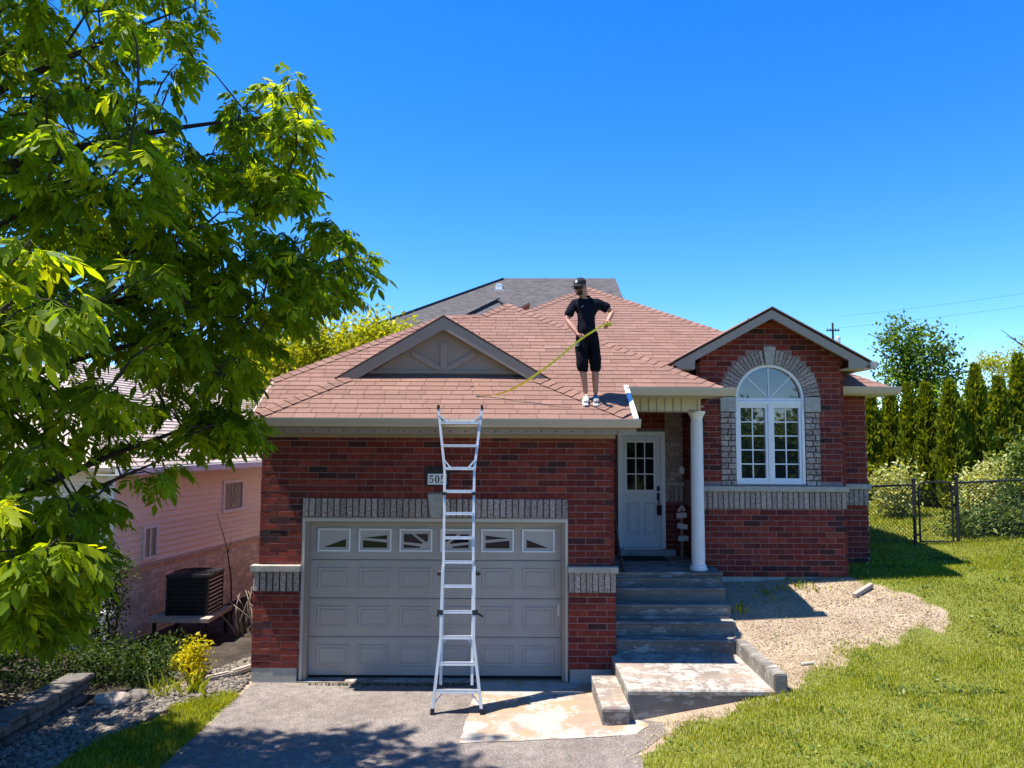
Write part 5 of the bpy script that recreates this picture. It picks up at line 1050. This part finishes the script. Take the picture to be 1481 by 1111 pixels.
def leafM(o, dd, s):
    y = dd; x = y.cross(Vector((0, 0, 1))); x = x.normalized() if x.length > .01 else Vector((1, 0, 0)); z = x.cross(y)
    R_ = Matrix((x, y, z)).transposed().to_4x4() @ Matrix.Rotation(random.uniform(-.7, .7), 4, 'Y'); return Matrix.Translation(o) @ R_ @ Matrix.Scale(s, 4)
camP = Vector((0, 0, CAMZ))
def vis(o):
    d = o-camP; return d.y > .5 and -.70 < d.x/d.y < .0 and -.45 < d.z/d.y < .62
order = sorted(range(len(leaves)), key=lambda i: (leaves[i][0]-camP).length if vis(leaves[i][0]) else 1e6)
near = set(order[:300]); AV = []; AF = []; AR = []; nb_ = 0
for i, (o, dd, s) in enumerate(leaves):
    M = leafM(o, dd, s); v = random.randrange(5)
    if i in near: inst('leaf', VME[v], ash, M)
    else:
        V, Fq = VARS[v]; Mn = np.array(M); AV.append(V @ Mn[:3, :3].T+Mn[:3, 3]); AF.append(Fq+nb_); AR.append(np.full(len(Fq), random.random())); nb_ += len(V)
tag(link('crown', np_mesh('crown', np.concatenate(AV), np.concatenate(AF), np.concatenate(AR)), 'ash_leaf', ash), kind='stuff')
print('ash clusters', len(clusters), 'leaves', len(leaves))
# ================================================================== garden on the left
rt = thing('retaining_wall', (-5.5, 7.5, 0), 'low dry stacked stone retaining wall at the garden bed', 'stone wall')
for j in range(2):
    y = 4.6
    while y < 9.75:
        L = random.uniform(.22, .42); h = .12; x = -5.48+random.uniform(-.025, .025)-.03*j
        MB().obox((x, y+L/2, -.01+h*(j+.5)+random.uniform(-.006, .006)), (1, random.uniform(-.08, .08), 0), (0, 1, 0), (0, 0, 1), .13, L/2-.006, h/2-.004).build('stone', 'wall_stone', rt, bevel=.015); y += L
y = 4.7
while y < 9.7:
    L = random.uniform(.3, .5); MB().obox((-5.52+random.uniform(-.03, .03), y+L/2, .262), (1, random.uniform(-.1, .1), random.uniform(-.03, .03)), (0, 1, 0), (0, 0, 1), .17, L/2-.008, .03).build('cap_stone', 'wall_stone', rt, bevel=.012); y += L
for i, (x, y, s, lb) in enumerate([(-4.95, 9.75, .17, 'flat pale rock at the edge of the garden bed'), (-4.72, 9.95, .13, 'small brown rock beside the flat pale rock'), (-4.62, 10.75, .14, 'tan rock beside the golden shrub')]):
    bm = bmesh.new(); bmesh.ops.create_icosphere(bm, subdivisions=2, radius=1)
    for v in bm.verts: v.co *= 1+.25*noise.noise(v.co*1.7+Vector((i*5, 0, 0))); v.co = Vector((v.co.x*s*1.4, v.co.y*s, v.co.z*s*.55))
    me = bpy.data.meshes.new('rock'); bm.to_mesh(me); bm.free(); o = link('rock', me, 'wood_plank' if i == 0 else 'wall_stone'); o.location = (x, y, gz(x, y)+s*.28); tag(o, lb, 'rock')
def pebbles(name, mat, n, test, s0, s1, box, flat=.6, dz=.0, label=None):
    ico = bmesh.new(); bmesh.ops.create_icosphere(ico, subdivisions=1, radius=1); bv = np.array([v.co[:] for v in ico.verts]); bf = np.array([[v.index for v in f.verts] for f in ico.faces]); ico.free()
    X = rng.uniform(box[0], box[1], n*4); Y = rng.uniform(box[2], box[3], n*4); ok = test(X, Y); X = X[ok][:n]; Y = Y[ok][:n]; n = len(X)
    s = rng.uniform(s0, s1, n)*rng.choice([1, 1, 1, 1.4], n); a_ = rng.random(n)*2*PI; sc = np.stack([s*rng.uniform(.8, 1.4, n), s*rng.uniform(.7, 1.1, n), s*flat*rng.uniform(.7, 1.2, n)], 1)
    V = bv[None]*sc[:, None]*(1+rng.normal(size=(n, len(bv), 1))*.1); c, q = np.cos(a_)[:, None], np.sin(a_)[:, None]
    V = np.stack([V[..., 0]*c-V[..., 1]*q+X[:, None], V[..., 0]*q+V[..., 1]*c+Y[:, None], V[..., 2]+(ground(X, Y)+s*flat*.35+dz)[:, None]], -1)
    F = (bf[None]+(np.arange(n)*len(bv))[:, None, None]).reshape(-1, 3)
    o = link(name, np_mesh(name, V.reshape(-1, 3), F, np.repeat(rng.random(n), len(bf))), mat); tag(o, label, None, None, 'stuff'); return o
GP = [(-3.56, 10.2), (-3.56, 12.0), (-4.0, 11.6), (-4.45, 10.6), (-4.75, 9.9), (-5.36, 9.4), (-5.36, 6.0), (-4.6, 6.0), (-4.5, 8.2), (-4.1, 9.6)]
pebbles('gravel', 'pebble', 5200, lambda x, y: inpoly(x, y, GP), .012, .035, (-5.4, -3.5, 6, 12), dz=.014, label='loose round gravel stones beside the driveway')
pebbles('clods', 'soil_clod', 5000, lambda x, y: inpoly(x, y, SOIL) & ((x > 3.3) | (y < 9.05)), .004, .012, (1.2, 6.3, 8, 12.3), flat=.7, label='crumbs and clods of dry bare soil')
shrub('golden_shrub', (-4.4, 10.85, gz(-4.4, 10.85)), 'bright golden yellow leafy shrub at the gravel edge', 'gold_leaf', [gl(-4.42, 10.85, .27, (.14, .13, .15)), gl(-4.3, 10.7, .4, (.1, .1, .13)), gl(-4.28, 10.65, .18, (.1, .1, .11)), gl(-4.56, 10.88, .22, (.11, .12, .12))], 1300, .062, .026, droop=.5)
shrub('low_garden_shrub', (-5.3, 10.9, gz(-5.3, 10.9)), 'dark spreading shrub in the shade below the air conditioner', 'garden_leaf', [gl(-5.2, 10.7, .2, (.5, .4, .3)), gl(-5.7, 11.0, .25, (.45, .4, .3)), gl(-4.85, 10.6, .15, (.35, .35, .22)), gl(-5.1, 11.5, .2, (.5, .4, .25)), gl(-5.9, 10.4, .3, (.5, .4, .35))], 6000, .06, .03, droop=.1)
shrub('shade_shrub', (-6.6, 9.0, gz(-6.6, 9)), 'tall dark shrub in deep shade behind the stone wall', 'garden_leaf', [gl(-6.4, 9.2, .5, (.7, .6, .5)), gl(-7.2, 9.6, .7, (.7, .7, .7)), gl(-6.2, 8.3, .35, (.5, .5, .35)), gl(-6.9, 10.6, .7, (.8, .6, .7)), gl(-7.6, 8.4, .6, (.8, .7, .6))], 9000, .08, .04)
shrub('climbing_shrub', (-6.0, 11.6, gz(-6.0, 11.6)), 'small leaved shrub in front of the siding house corner', 'garden_leaf', [gl(-6.05, 11.5, 1.1, (.35, .3, .5)), gl(-6.2, 11.6, .6, (.4, .3, .5)), gl(-5.85, 11.4, 1.45, (.3, .2, .18))], 2600, .055, .035)
def tuft(name, x, y, n, L, Wd, label, mat='grass', spread=.12, up=1.):
    P = np.stack([x+rng.normal(size=n)*spread*.5, y+rng.normal(size=n)*spread*.5, np.zeros(n)], 1); P[:, 2] = ground(P[:, 0], P[:, 1])+.005
    D = rng.normal(size=(n, 3))*.45; D[:, 2] = up; Nv = rng.normal(size=(n, 3)); Nv[:, 2] = .1; s = rng.uniform(.6, 1.1, n); V, F = leaf_quads(P, D, Nv, L*s, Wd*s, .25)
    o = link(name, np_mesh(name, V, F, rng.random(n)), mat, origin=(x, y, gz(x, y)))
    if 'weed_clump' in name or 'moss' in name: tag(o, label, None, None, 'stuff')
    else: tag(o, label, 'plant')
    return o
tuft('strappy_plant', -4.45, 9.95, 26, .38, .025, 'strappy pale green day lily clump at the gravel edge')
tuft('leafy_weed', -4.12, 10.1, 40, .3, .05, 'upright leafy green plant in front of the golden shrub', spread=.16)
tuft('weed_clump', 3.35, 11.35, 18, .16, .03, 'small green weed growing at the end of the steps', spread=.08)
tuft('weed_clump', 4.55, 12.0, 50, .1, .03, 'low weeds at the foot of the window wall', spread=.35, up=.6)
tuft('weed_clump', 4.0, 11.85, 30, .12, .03, 'small weeds at the shadow edge on the bare soil', spread=.3, up=.6)
tuft('moss_line', -1.6, 10.53, 160, .045, .02, 'thin line of weeds along the garage threshold', spread=.0, mat='garden_leaf')
o = bpy.data.objects['moss_line']; me = o.data; co = np.empty(len(me.vertices)*3, np.float32); me.vertices.foreach_get('co', co); co = co.reshape(-1, 4, 3); co[:, :, 0] += rng.uniform(-1.1, 1.1, len(co))[:, None]; me.vertices.foreach_set('co', co.ravel())
# ================================================================== grass
def blades(name, X, Y, L, Wd, label, mat='grass', lean=.5):
    n = len(X); Z = ground(X, Y); B = np.stack([X, Y, Z-.004], 1); a_ = rng.random(n)*2*PI; sd_ = np.stack([np.cos(a_), np.sin(a_), np.zeros(n)], 1); ld = np.stack([-np.sin(a_), np.cos(a_), np.zeros(n)], 1)*(rng.random(n)*lean+.08)[:, None]
    l = (L*rng.uniform(.5, 1.25, n)*(1+.35*np.sin(X*3.1+1.7*np.sin(Y*2.3))*np.sin(Y*3.7+X)))[:, None]; w_ = (Wd*rng.uniform(.7, 1.3, n))[:, None]; up = np.array([0, 0, 1.])
    V = np.stack([B-sd_*w_/2, B+sd_*w_/2, B+up*l*.6+ld*l*.35-sd_*w_*.36, B+up*l*.6+ld*l*.35+sd_*w_*.36, B+up*l*.95+ld*l*1.1], 1).reshape(-1, 3)
    k = np.arange(n)[:, None]*5; F = np.concatenate([k+[0, 1, 3], k+[0, 3, 2], k+[2, 3, 4]], 1).reshape(-1, 3)
    patch = .5+.5*np.sin(X*1.7+np.sin(Y*1.3)*2)*np.sin(Y*2.1+X*.6)
    p2_ = np.sin(X*.9+2.1*np.sin(Y*.7+.4))*np.sin(Y*1.15+1.6*np.sin(X*.8)); r = np.clip(rng.normal(.5, .2, n)+.3*(patch-.5)+.15*p2_, 0, .985); r = np.where(rng.random(n) < .07+.5*np.clip(p2_-.3, 0, 1), .93+rng.random(n)*.06, r)
    o = link(name, np_mesh(name, V, F, np.repeat(r, 3)), mat); tag(o, label, None, None, 'stuff'); return o
def scatter(n, x0, x1, y0, y1, thin=0):
    X = rng.uniform(x0, x1, n); Y = rng.uniform(y0, y1, n); m = lawn_mask(X, Y); keep = m > (rng.random(n)-.5)*.22; return X[keep], Y[keep]
HOUSE = lambda X, Y: ~(((X > 2.95) & (X < 5.4) & (Y > 12.28)) | ((X < 6.08) & (X > 2.9) & (Y > 12.98)))
X, Y = scatter(330000, 1.3, 11.5, 5.4, 14.2); k = HOUSE(X, Y); blades('lawn_grass', X[k], Y[k], .047, .0075, 'short sunny green lawn grass in front of the house')
X, Y = scatter(60000, 6.0, 17, 14.2, 23.5); k = HOUSE(X, Y); blades('back_lawn_grass', X[k], Y[k], .07, .016, 'lawn grass behind the fence')
# broad leaved weeds and clover in the lawn
cxy = [(x_, y_) for x_, y_ in zip(rng.uniform(1.6, 9.5, 260), rng.uniform(6.2, 13.8, 260)) if lawn_mask(np.array([x_]), np.array([y_]))[0] > .15 and HOUSE(np.array([x_]), np.array([y_]))[0]][:150]
WX_ = np.concatenate([x_+rng.normal(size=22)*.09 for x_, y_ in cxy]); WY_ = np.concatenate([y_+rng.normal(size=22)*.09 for x_, y_ in cxy]); nw_ = len(WX_)
D_ = rng.normal(size=(nw_, 3)); D_[:, 2] = np.abs(D_[:, 2])*.5+.3; N_ = rng.normal(size=(nw_, 3))*.4; N_[:, 2] += 1; s_ = rng.uniform(.6, 1.3, nw_)
V_, F_ = leaf_quads(np.stack([WX_, WY_, ground(WX_, WY_)+.012], 1), D_, N_, .055*s_, .03*s_, .15); tag(link('lawn_weeds', np_mesh('lawn_weeds', V_, F_, rng.random(nw_)), 'shrub_leaf'), 'broad leaved weeds scattered through the lawn', None, None, 'stuff')
X = rng.uniform(-4.7, -3.5, 24000); Y = rng.uniform(5.5, 10.15, 24000); k = (X > -4.5+np.clip(Y-8.2, 0, 3)*.33+wav(X, Y)*.6) & (X < -3.52+wav(Y, X)*.25); blades('verge_grass', X[k], Y[k], .08, .009, 'grass verge beside the driveway', lean=.7)
X = rng.uniform(1.3, 6.4, 26000); Y = rng.uniform(8.2, 12.25, 26000); D_ = pdist(X, Y, SOIL); ok = ((X > 3.3) | (Y < 9.1)) & (X > 1.4); k = ok & (D_ < .25) & (rng.random(len(X)) < .05+.5*np.exp(-np.abs(D_)/.22)+.25*np.clip(np.sin(X*4+Y*2)*np.sin(Y*5-X*3), 0, 1)); blades('dry_grass', X[k], Y[k], .045, .008, 'dry straw coloured grass scattered over the bare soil', 'dry_leaf', 1.6)
X = rng.uniform(1.3, 6.4, 9000); Y = rng.uniform(8.2, 12.25, 9000); D_ = pdist(X, Y, SOIL); ok = ((X > 3.3) | (Y < 9.1)) & (X > 1.4); k = ok & (D_ < 0) & (rng.random(len(X)) < .02+.45*np.exp(D_/.16)+.35*np.clip(np.sin(X*3.1-Y*2)*np.sin(Y*4.3+X*2)-.45, 0, 1)); blades('sparse_grass', X[k], Y[k], .05, .009, 'sparse green grass sprouting on the bare soil', 'grass', .9)
# ================================================================== trees across the street (seen in the window reflections)
src = None
for i, (x, y, s) in enumerate([(-14, -17, 1.), (-5, -19, 1.15), (3, -17, .95), (8.5, -20, 1.2), (12.2, -17.5, 1.0), (17, -18, 1.1), (-22, -19, 1.2), (24, -20, 1.1)]):
    if src is None:
        src = tree('street_tree', (x, y, 0), 'full green tree across the street, mirrored in the window glass', 'tree', 'tree_leaf', [((x, y, 3.2), (2.4, 2, 1.7)), ((x+1.6, y, 2.6), (1.7, 1.6, 1.5)), ((x-1.6, y, 2.7), (1.7, 1.6, 1.5)), ((x+.3, y, 4.6), (1.4, 1.4, 1.1)), ((x-2.2, y, 1.5), (1.8, 1.4, 1.2)), ((x+2.3, y, 1.4), (1.8, 1.4, 1.2))], 7000, .3, .18, 3.6, 2, .16, 41, 'trees across the street')
    else:
        r = src.copy(); COL.objects.link(r); r.location = (x, y, 0); r.scale = (s, s, s); r.rotation_euler = (0, 0, i*1.3)
        for ch in src.children: c = ch.copy(); COL.objects.link(c); c.parent = r
# ================================================================== the man on the roof
def skin_mesh(name, verts, edges, radii, root=0, sub=2):
    me = bpy.data.meshes.new(name); me.from_pydata([tuple(v) for v in verts], edges, []); ob = bpy.data.objects.new(name+'_tmp', me); COL.objects.link(ob)
    md = ob.modifiers.new('skin', 'SKIN'); md.use_smooth_shade = True; md.branch_smoothing = .6
    for i, r in enumerate(radii):
        sv = me.skin_vertices[0].data[i]; sv.radius = r if isinstance(r, tuple) else (r, r); sv.use_root = (i == root)
    ss = ob.modifiers.new('sub', 'SUBSURF'); ss.levels = sub; ss.render_levels = sub
    dg = bpy.context.evaluated_depsgraph_get(); dg.update(); out = bpy.data.meshes.new_from_object(ob.evaluated_get(dg)); bpy.data.objects.remove(ob); bpy.data.meshes.remove(me); out.name = name; return out
man = thing('person', (1.12, 10.72, 3.86), 'person in black cap, sunglasses and dark clothes standing on the roof holding a tape', 'person')
def roofz(x, y): return ZE+S*(y-YE)+.012
V3 = Vector
FLz = roofz(1.05, 10.72); 
pel = V3((1.065, 10.74, 4.80)); wai = V3((1.055, 10.74, 4.93)); che = V3((1.058, 10.73, 5.16)); nkb = V3((1.045, 10.735, 5.315)); nkt = V3((1.01, 10.70, 5.40)); hd0 = V3((.985, 10.685, 5.47)); hd1 = V3((.985, 10.70, 5.56))
sL = V3((.885, 10.74, 5.275)); sR = V3((1.235, 10.76, 5.285)); eL = V3((.772, 10.70, 5.03)); eR = V3((1.425, 10.73, 5.145)); wL = V3((.915, 10.535, 4.80)); wR = V3((1.338, 10.57, 4.985))
hL = V3((.985, 10.74, 4.78)); hR = V3((1.15, 10.745, 4.78)); kL = V3((.993, 10.68, 4.36)); kR = V3((1.178, 10.71, 4.36)); aL = V3((1.045, 10.735, 3.965)); aR = V3((1.185, 10.745, 3.965))
bv = [pel, wai, che, nkb, nkt, hd0, hd1, sL, eL, wL, sR, eR, wR, hL, kL, aL, hR, kR, aR, sL.lerp(eL, .5), eL.lerp(wL, .4), sR.lerp(eR, .5), eR.lerp(wR, .4), hL.lerp(kL, .5), kL.lerp(aL, .35), hR.lerp(kR, .5), kR.lerp(aR, .35)]
br = [(.1, .07), (.105, .075), (.13, .09), .066, .062, (.07, .078), (.074, .085), .055, .037, .026, .055, .037, .026, .085, .055, .036, .075, .055, .036, .047, .041, .047, .041, .075, .055, .075, .055]
be = [(0, 1), (1, 2), (2, 3), (3, 4), (4, 5), (5, 6), (2, 7), (7, 19), (19, 8), (8, 20), (20, 9), (2, 10), (10, 21), (21, 11), (11, 22), (22, 12), (0, 13), (13, 23), (23, 14), (14, 24), (24, 15), (0, 16), (16, 25), (25, 17), (17, 26), (26, 18)]
body = skin_mesh('body', bv, be, br, 0)
# head, hands joined into the body mesh
bm = bmesh.new(); bm.from_mesh(body)
FD = V3((-.52, -.80, -.30)).normalized(); FU = V3((0, 0, 1)); FR_ = FD.cross(FU).normalized(); FU = FR_.cross(FD).normalized(); HC = V3((.962, 10.66, 5.5))
def hp(a, b, c): return HC+FR_*a+FD*b+FU*c          # right, forward, up in head space
res = bmesh.ops.create_uvsphere(bm, u_segments=24, v_segments=18, radius=1)
for v in res['verts']:
    x, y, z = v.co; jaw = 1-.28*max(0, -z)**1.5; fwd = y
    px_ = .076*x*jaw; py_ = .098*y*(1-.12*max(0, -z)); pz_ = .118*z
    if y > .55 and abs(x) < .5:
        if -.35 < z < .2: py_ += .022*max(0, 1-abs(x)/.2)*max(0, 1-abs(z+.12)/.3)       # nose
        if z < -.62: py_ += .012                                                             # chin
        if .12 < z < .38: py_ += .006                                                        # brow
        if -.55 < z < -.42: py_ += .006*max(0, 1-abs(x)/.4)                                    # lips
    v.co = hp(px_, py_, pz_)
for s_ in (-1, 1):
    r_ = bmesh.ops.create_uvsphere(bm, u_segments=10, v_segments=8, radius=1)
    for v in r_['verts']: v.co = hp(s_*.078+v.co.x*.012, -.01+v.co.y*.02, -.01+v.co.z*.033)
bm.to_mesh(body); bm.free()
def hand(w0, fwd, pn, side, grip, name):
    """palm and five curled fingers gripping along axis grip; side +1/-1 thumb side"""
    fwd = fwd.normalized(); lat = pn.cross(fwd).normalized(); pn = fwd.cross(lat).normalized(); out = []
    palm = skin_mesh('palm', [w0-fwd*.03, w0+fwd*.02, w0+fwd*.055, w0+fwd*.085], [(0, 1), (1, 2), (2, 3)], [(.024, .02), (.034, .019), (.041, .019), (.038, .016)], 0, 2); out.append(palm)
    for i, (ln, o) in enumerate(((.9, -.032), (1., -.011), (.95, .011), (.78, .031))):
        b_ = w0+fwd*.082+lat*o*1.0; p1 = b_+(fwd*.6+pn*.75).normalized()*.036*ln; p2 = p1+(pn*.75-fwd*.75).normalized()*.03*ln; p3 = p2+(-fwd*.9-pn*.25).normalized()*.024*ln
        out.append(skin_mesh('finger', [b_-fwd*.02, b_, p1, p2, p3], [(0, 1), (1, 2), (2, 3), (3, 4)], [.0105, .0105, .01, .0092, .008], 0, 1))
    t0 = w0+fwd*.03+lat*side*.035; t1 = t0+(fwd*.6+lat*side*.6+pn*.4).normalized()*.036; t2 = t1+(pn*.8+fwd*.35-lat*side*.3).normalized()*.034
    out.append(skin_mesh('thumb', [w0+fwd*.01, t0, t1, t2], [(0, 1), (1, 2), (2, 3)], [.015, .0145, .0115, .009], 0, 1)); return out
hands = hand(wL, wL.lerp(V3((.985, 10.49, 4.715)), 1)-wL, V3((.6, -.2, .35)), -1, None, 'l')+hand(wR, V3((1.318, 10.52, 4.90))-wR, V3((-.7, .1, -.3)), 1, None, 'r')
bm = bmesh.new(); bm.from_mesh(body)
for hm in hands: bm.from_mesh(hm); bpy.data.meshes.remove(hm)
bm.to_mesh(body); bm.free()
link('body', body, 'skin', man, True)
# clothes
shirt = skin_mesh('shirt', [pel+V3((0, 0, -.06)), wai, che, nkb+V3((-.01, 0, .045)), sL, sL.lerp(eL, .45), sL.lerp(eL, .86), sR, sR.lerp(eR, .45), sR.lerp(eR, .74), wai.lerp(che, .5)], [(0, 1), (1, 10), (10, 2), (2, 3), (2, 4), (4, 5), (5, 6), (2, 7), (7, 8), (8, 9)], [(.178, .14), (.175, .132), (.19, .138), (.078, .075), .088, .074, .072, .088, .074, .074, (.18, .134)], 0, 3)
def folds(me, amp, sc, lift):
    for v in me.vertices:
        q = v.co*sc; d = noise.noise(Vector((q.x*1.2, q.y*1.2, q.z*.9)))+.5*noise.noise(Vector((q.x*2.7+q.z*1.5, q.y*2.5, q.z*2.2+q.x))); v.co = v.co+v.normal*(amp*d+lift)
folds(shirt, .011, 9, .004)
sc_ = link('shirt', shirt, 'shirt', man, True)
part('collar', 'shirt', sc_, lambda m: m.tube([nkb+V3((-.012+.066*math.cos(a_), -.008+.06*math.sin(a_), .05+.014*math.sin(a_))) for a_ in np.linspace(0, 2*PI, 17)], .016, 6, False), smooth=True)
part('chest_mark', 'shoe_grey', sc_, lambda m: m.obox((.985, 10.592, 5.2), (1, 0, .6), (0, 1, 0), (-.6, 0, 1), .022, .004, .006))
pants = skin_mesh('trousers', [pel+V3((0, 0, .14)), pel+V3((0, 0, -.02)), hL+V3((-.01, 0, -.06)), hL.lerp(kL, .55), kL+V3((0, 0, .03)), kL.lerp(aL, .24), hR+V3((.01, 0, -.06)), hR.lerp(kR, .55), kR+V3((0, 0, .03)), kR.lerp(aR, .24)], [(0, 1), (1, 2), (2, 3), (3, 4), (4, 5), (1, 6), (6, 7), (7, 8), (8, 9)], [(.172, .13), (.18, .138), .112, .098, .09, .076, .112, .098, .09, .076], 0, 3)
folds(pants, .013, 9, .003)
po = link('trousers', pants, 'trousers', man, True)
part('patch', 'shoe_grey', po, lambda m: m.obox((.915, 10.632, 4.67), (1, -.5, -.3), (0, 1, 0), (.3, 0, 1), .035, .004, .03))
# cap
cap = MB(); n = 20; rings = []
for j in range(7):
    e = j/6*PI/2; rings.append([hp(.088*math.cos(e)*math.cos(2*PI*k/n), .108*math.cos(e)*math.sin(2*PI*k/n)-.006, .045+.082*math.sin(e)) for k in range(n)])
cap.v = [tuple(p) for r in rings for p in r]; cap.f = [(i*n+k, i*n+(k+1) % n, (i+1)*n+(k+1) % n, (i+1)*n+k) for i in range(6) for k in range(n)]; cap.r = [0.]*len(cap.f)
co_ = cap.build('cap', 'black_matte', man, True)
part('brim', 'black_matte', co_, lambda m: m.add([hp(.085*math.cos(a_), .09*math.sin(a_), .05-.012*abs(math.cos(a_))+dz) for dz in (0, -.006) for a_ in np.linspace(.15, PI-.15, 13)]+[hp(.09*math.cos(a_), .08+.115*math.sin(a_), .032-.02*abs(math.cos(a_))+dz) for dz in (0, -.006) for a_ in np.linspace(.05, PI-.05, 13)],
     [(i, i+1, 26+i+1, 26+i) for i in range(12)]+[(13+i, 39+i, 39+i+1, 13+i+1) for i in range(12)]+[(26+i, 26+i+1, 39+i+1, 39+i) for i in range(12)]), smooth=True)
part('cap_badge', 'white', co_, lambda m: m.add([hp(a, .1-(.012 if c > .09 else 0)+.004, c) for a, c in ((-.018, .065), (.018, .065), (.016, .105), (-.016, .105))], [(0, 1, 2, 3)]))
sgl = part('sunglasses', 'lens', man, lambda m: m.add([hp(.088*math.sin(a_), .118*math.cos(a_)+.01, z) for z in (-.03, .034) for a_ in np.linspace(-1.15, 1.15, 13)], [(i, i+1, 13+i+1, 13+i) for i in range(12)]), smooth=True)
part('temple', 'black', sgl, lambda m: [m.beam(hp(s_*.078, .05, .015), hp(s_*.083, -.02, .012), .006, .01) for s_ in (-1, 1)])
part('beard', 'hair', man, lambda m: m.add([hp(.074*r*math.sin(a_), (.104*math.cos(a_)+.004)*(1 if z > -.09 else .82), z) for z, r in ((-.045, 1.02), (-.075, .95), (-.1, .8), (-.122, .45)) for a_ in np.linspace(-.95, .95, 13)], [(j*13+i, j*13+i+1, (j+1)*13+i+1, (j+1)*13+i) for j in range(3) for i in range(12) if not (j == 0 and 4 <= i <= 7)]), smooth=True)
part('hair', 'hair', man, lambda m: m.add([hp(.081*math.sin(a_), .101*math.cos(a_)-.004, z) for z in (-.03, .02, .06) for a_ in np.linspace(1.75, 2*PI-1.75, 13)], [(j*13+i, j*13+i+1, (j+1)*13+i+1, (j+1)*13+i) for j in range(2) for i in range(12)]), smooth=True)
# shoes
def shoe(ank, toe, mat):
    heel = V3((ank.x, ank.y+.05, 0)); heel.z = roofz(heel.x, heel.y)+.05; t = V3((toe[0], toe[1], 0)); t.z = roofz(t.x, t.y)+.045
    bb = heel.lerp(t, .45); sm = skin_mesh('shoe', [heel, bb, heel.lerp(t, .8), t, ank+V3((0, 0, -.015)), heel.lerp(t, .2)+V3((0, 0, .035))], [(0, 5), (5, 1), (1, 2), (2, 3), (5, 4)], [(.042, .042), (.05, .042), (.05, .036), (.04, .03), (.046, .046), (.046, .045)], 5, 2)
    o = link('shoe', sm, mat, man, True)
    part('sole', 'sole', o, lambda m: m.prism([heel+V3((.045*math.cos(a_), .05*math.sin(a_)+.0, 0)) for a_ in np.linspace(0.1, PI-.1, 7)]+[V3((t.x-.052, t.y+.06, t.z)), V3((t.x-.042, t.y-.0, t.z)), V3((t.x, t.y-.04, t.z-.01)), V3((t.x+.042, t.y, t.z)), V3((t.x+.052, t.y+.06, t.z))], (0, 0, -.05)) if False else
         m.add([p+V3((0, 0, d)) for d in (-.03, -.052) for p in [heel+V3((.046*math.cos(a_), .045*math.sin(a_), 0)) for a_ in np.linspace(0, PI, 8)]+[V3((t.x-.053, t.y+.05, t.z)), V3((t.x-.045, t.y-.01, t.z)), V3((t.x-.02, t.y-.042, t.z)), V3((t.x+.02, t.y-.042, t.z)), V3((t.x+.045, t.y-.01, t.z)), V3((t.x+.053, t.y+.05, t.z))]],
               [tuple(range(14)), tuple(range(14, 28))[::-1]]+[(i, 14+i, 14+(i+1) % 14, (i+1) % 14) for i in range(14)]))
shoe(aL, (1.035, 10.585), 'shoe'); shoe(aR, (1.18, 10.575), 'shoe_grey')
# measuring tape: curved ribbon from hand to hand and down to the shingles
TP = [V3((1.345, 10.5, 4.955)), V3((1.22, 10.47, 4.89)), V3((1.1, 10.455, 4.815)), V3((.975, 10.465, 4.735)), V3((.80, 10.47, 4.595)), V3((.569, 10.5, 4.40)), V3((.237, 10.62, 4.167)), V3((.08, 10.67, 4.075)), V3((-.06, 10.73, 4.01)), V3((-.28, 10.80, 3.955)), V3((-.5, 10.83, 3.945))]
tm = thing('measuring_tape', (1.0, 10.5, 4.7), 'long yellow measuring tape held by the person and trailing onto the roof', 'measuring tape')
def ribbon(m):
    pts = []
    for i in range(len(TP)-1):
        p0 = TP[max(i-1, 0)]; p1 = TP[i]; p2 = TP[i+1]; p3 = TP[min(i+2, len(TP)-1)]
        for t_ in np.linspace(0, 1, 6, endpoint=False): pts.append(.5*((2*p1)+(p2-p0)*t_+(2*p0-5*p1+4*p2-p3)*t_*t_+(3*p1-p0-3*p2+p3)*t_**3))
    pts.append(TP[-1]); n = len(pts); A = []
    for i, p in enumerate(pts):
        d = (pts[min(i+1, n-1)]-pts[max(i-1, 0)]).normalized(); f = i/n; tw = .25+.6*math.exp(-((f-.62)/.1)**2)+1.1*min(1, max(0, (f-.72)/.2))
        a_ = V3((0, 0, 1)).cross(d).normalized(); b_ = d.cross(a_); sdir = b_*math.cos(tw)+a_*math.sin(tw); nn = d.cross(sdir); hw_ = .0135+.005*math.exp(-((f-.62)/.1)**2); A += [p+sdir*hw_, p+nn*.003, p-sdir*hw_]
    m.add(A+[V3(q)+V3((0, 0, -.0008)) for q in A], [(3*i+k, 3*i+k+1, 3*i+k+4, 3*i+k+3) for i in range(n-1) for k in range(2)])
part('blade', 'tape', tm, ribbon, smooth=True)
part('case', 'tape_case', tm, lambda m: m.obox((1.352, 10.5, 4.935), (1, 0, .45), (0, 1, 0), (-.45, 0, 1), .03, .02, .03), bevel=.008)
part('end_hook', 'aluminium_worn', tm, lambda m: m.box(-.512, -.5, 10.815, 10.845, 3.925, 3.955))
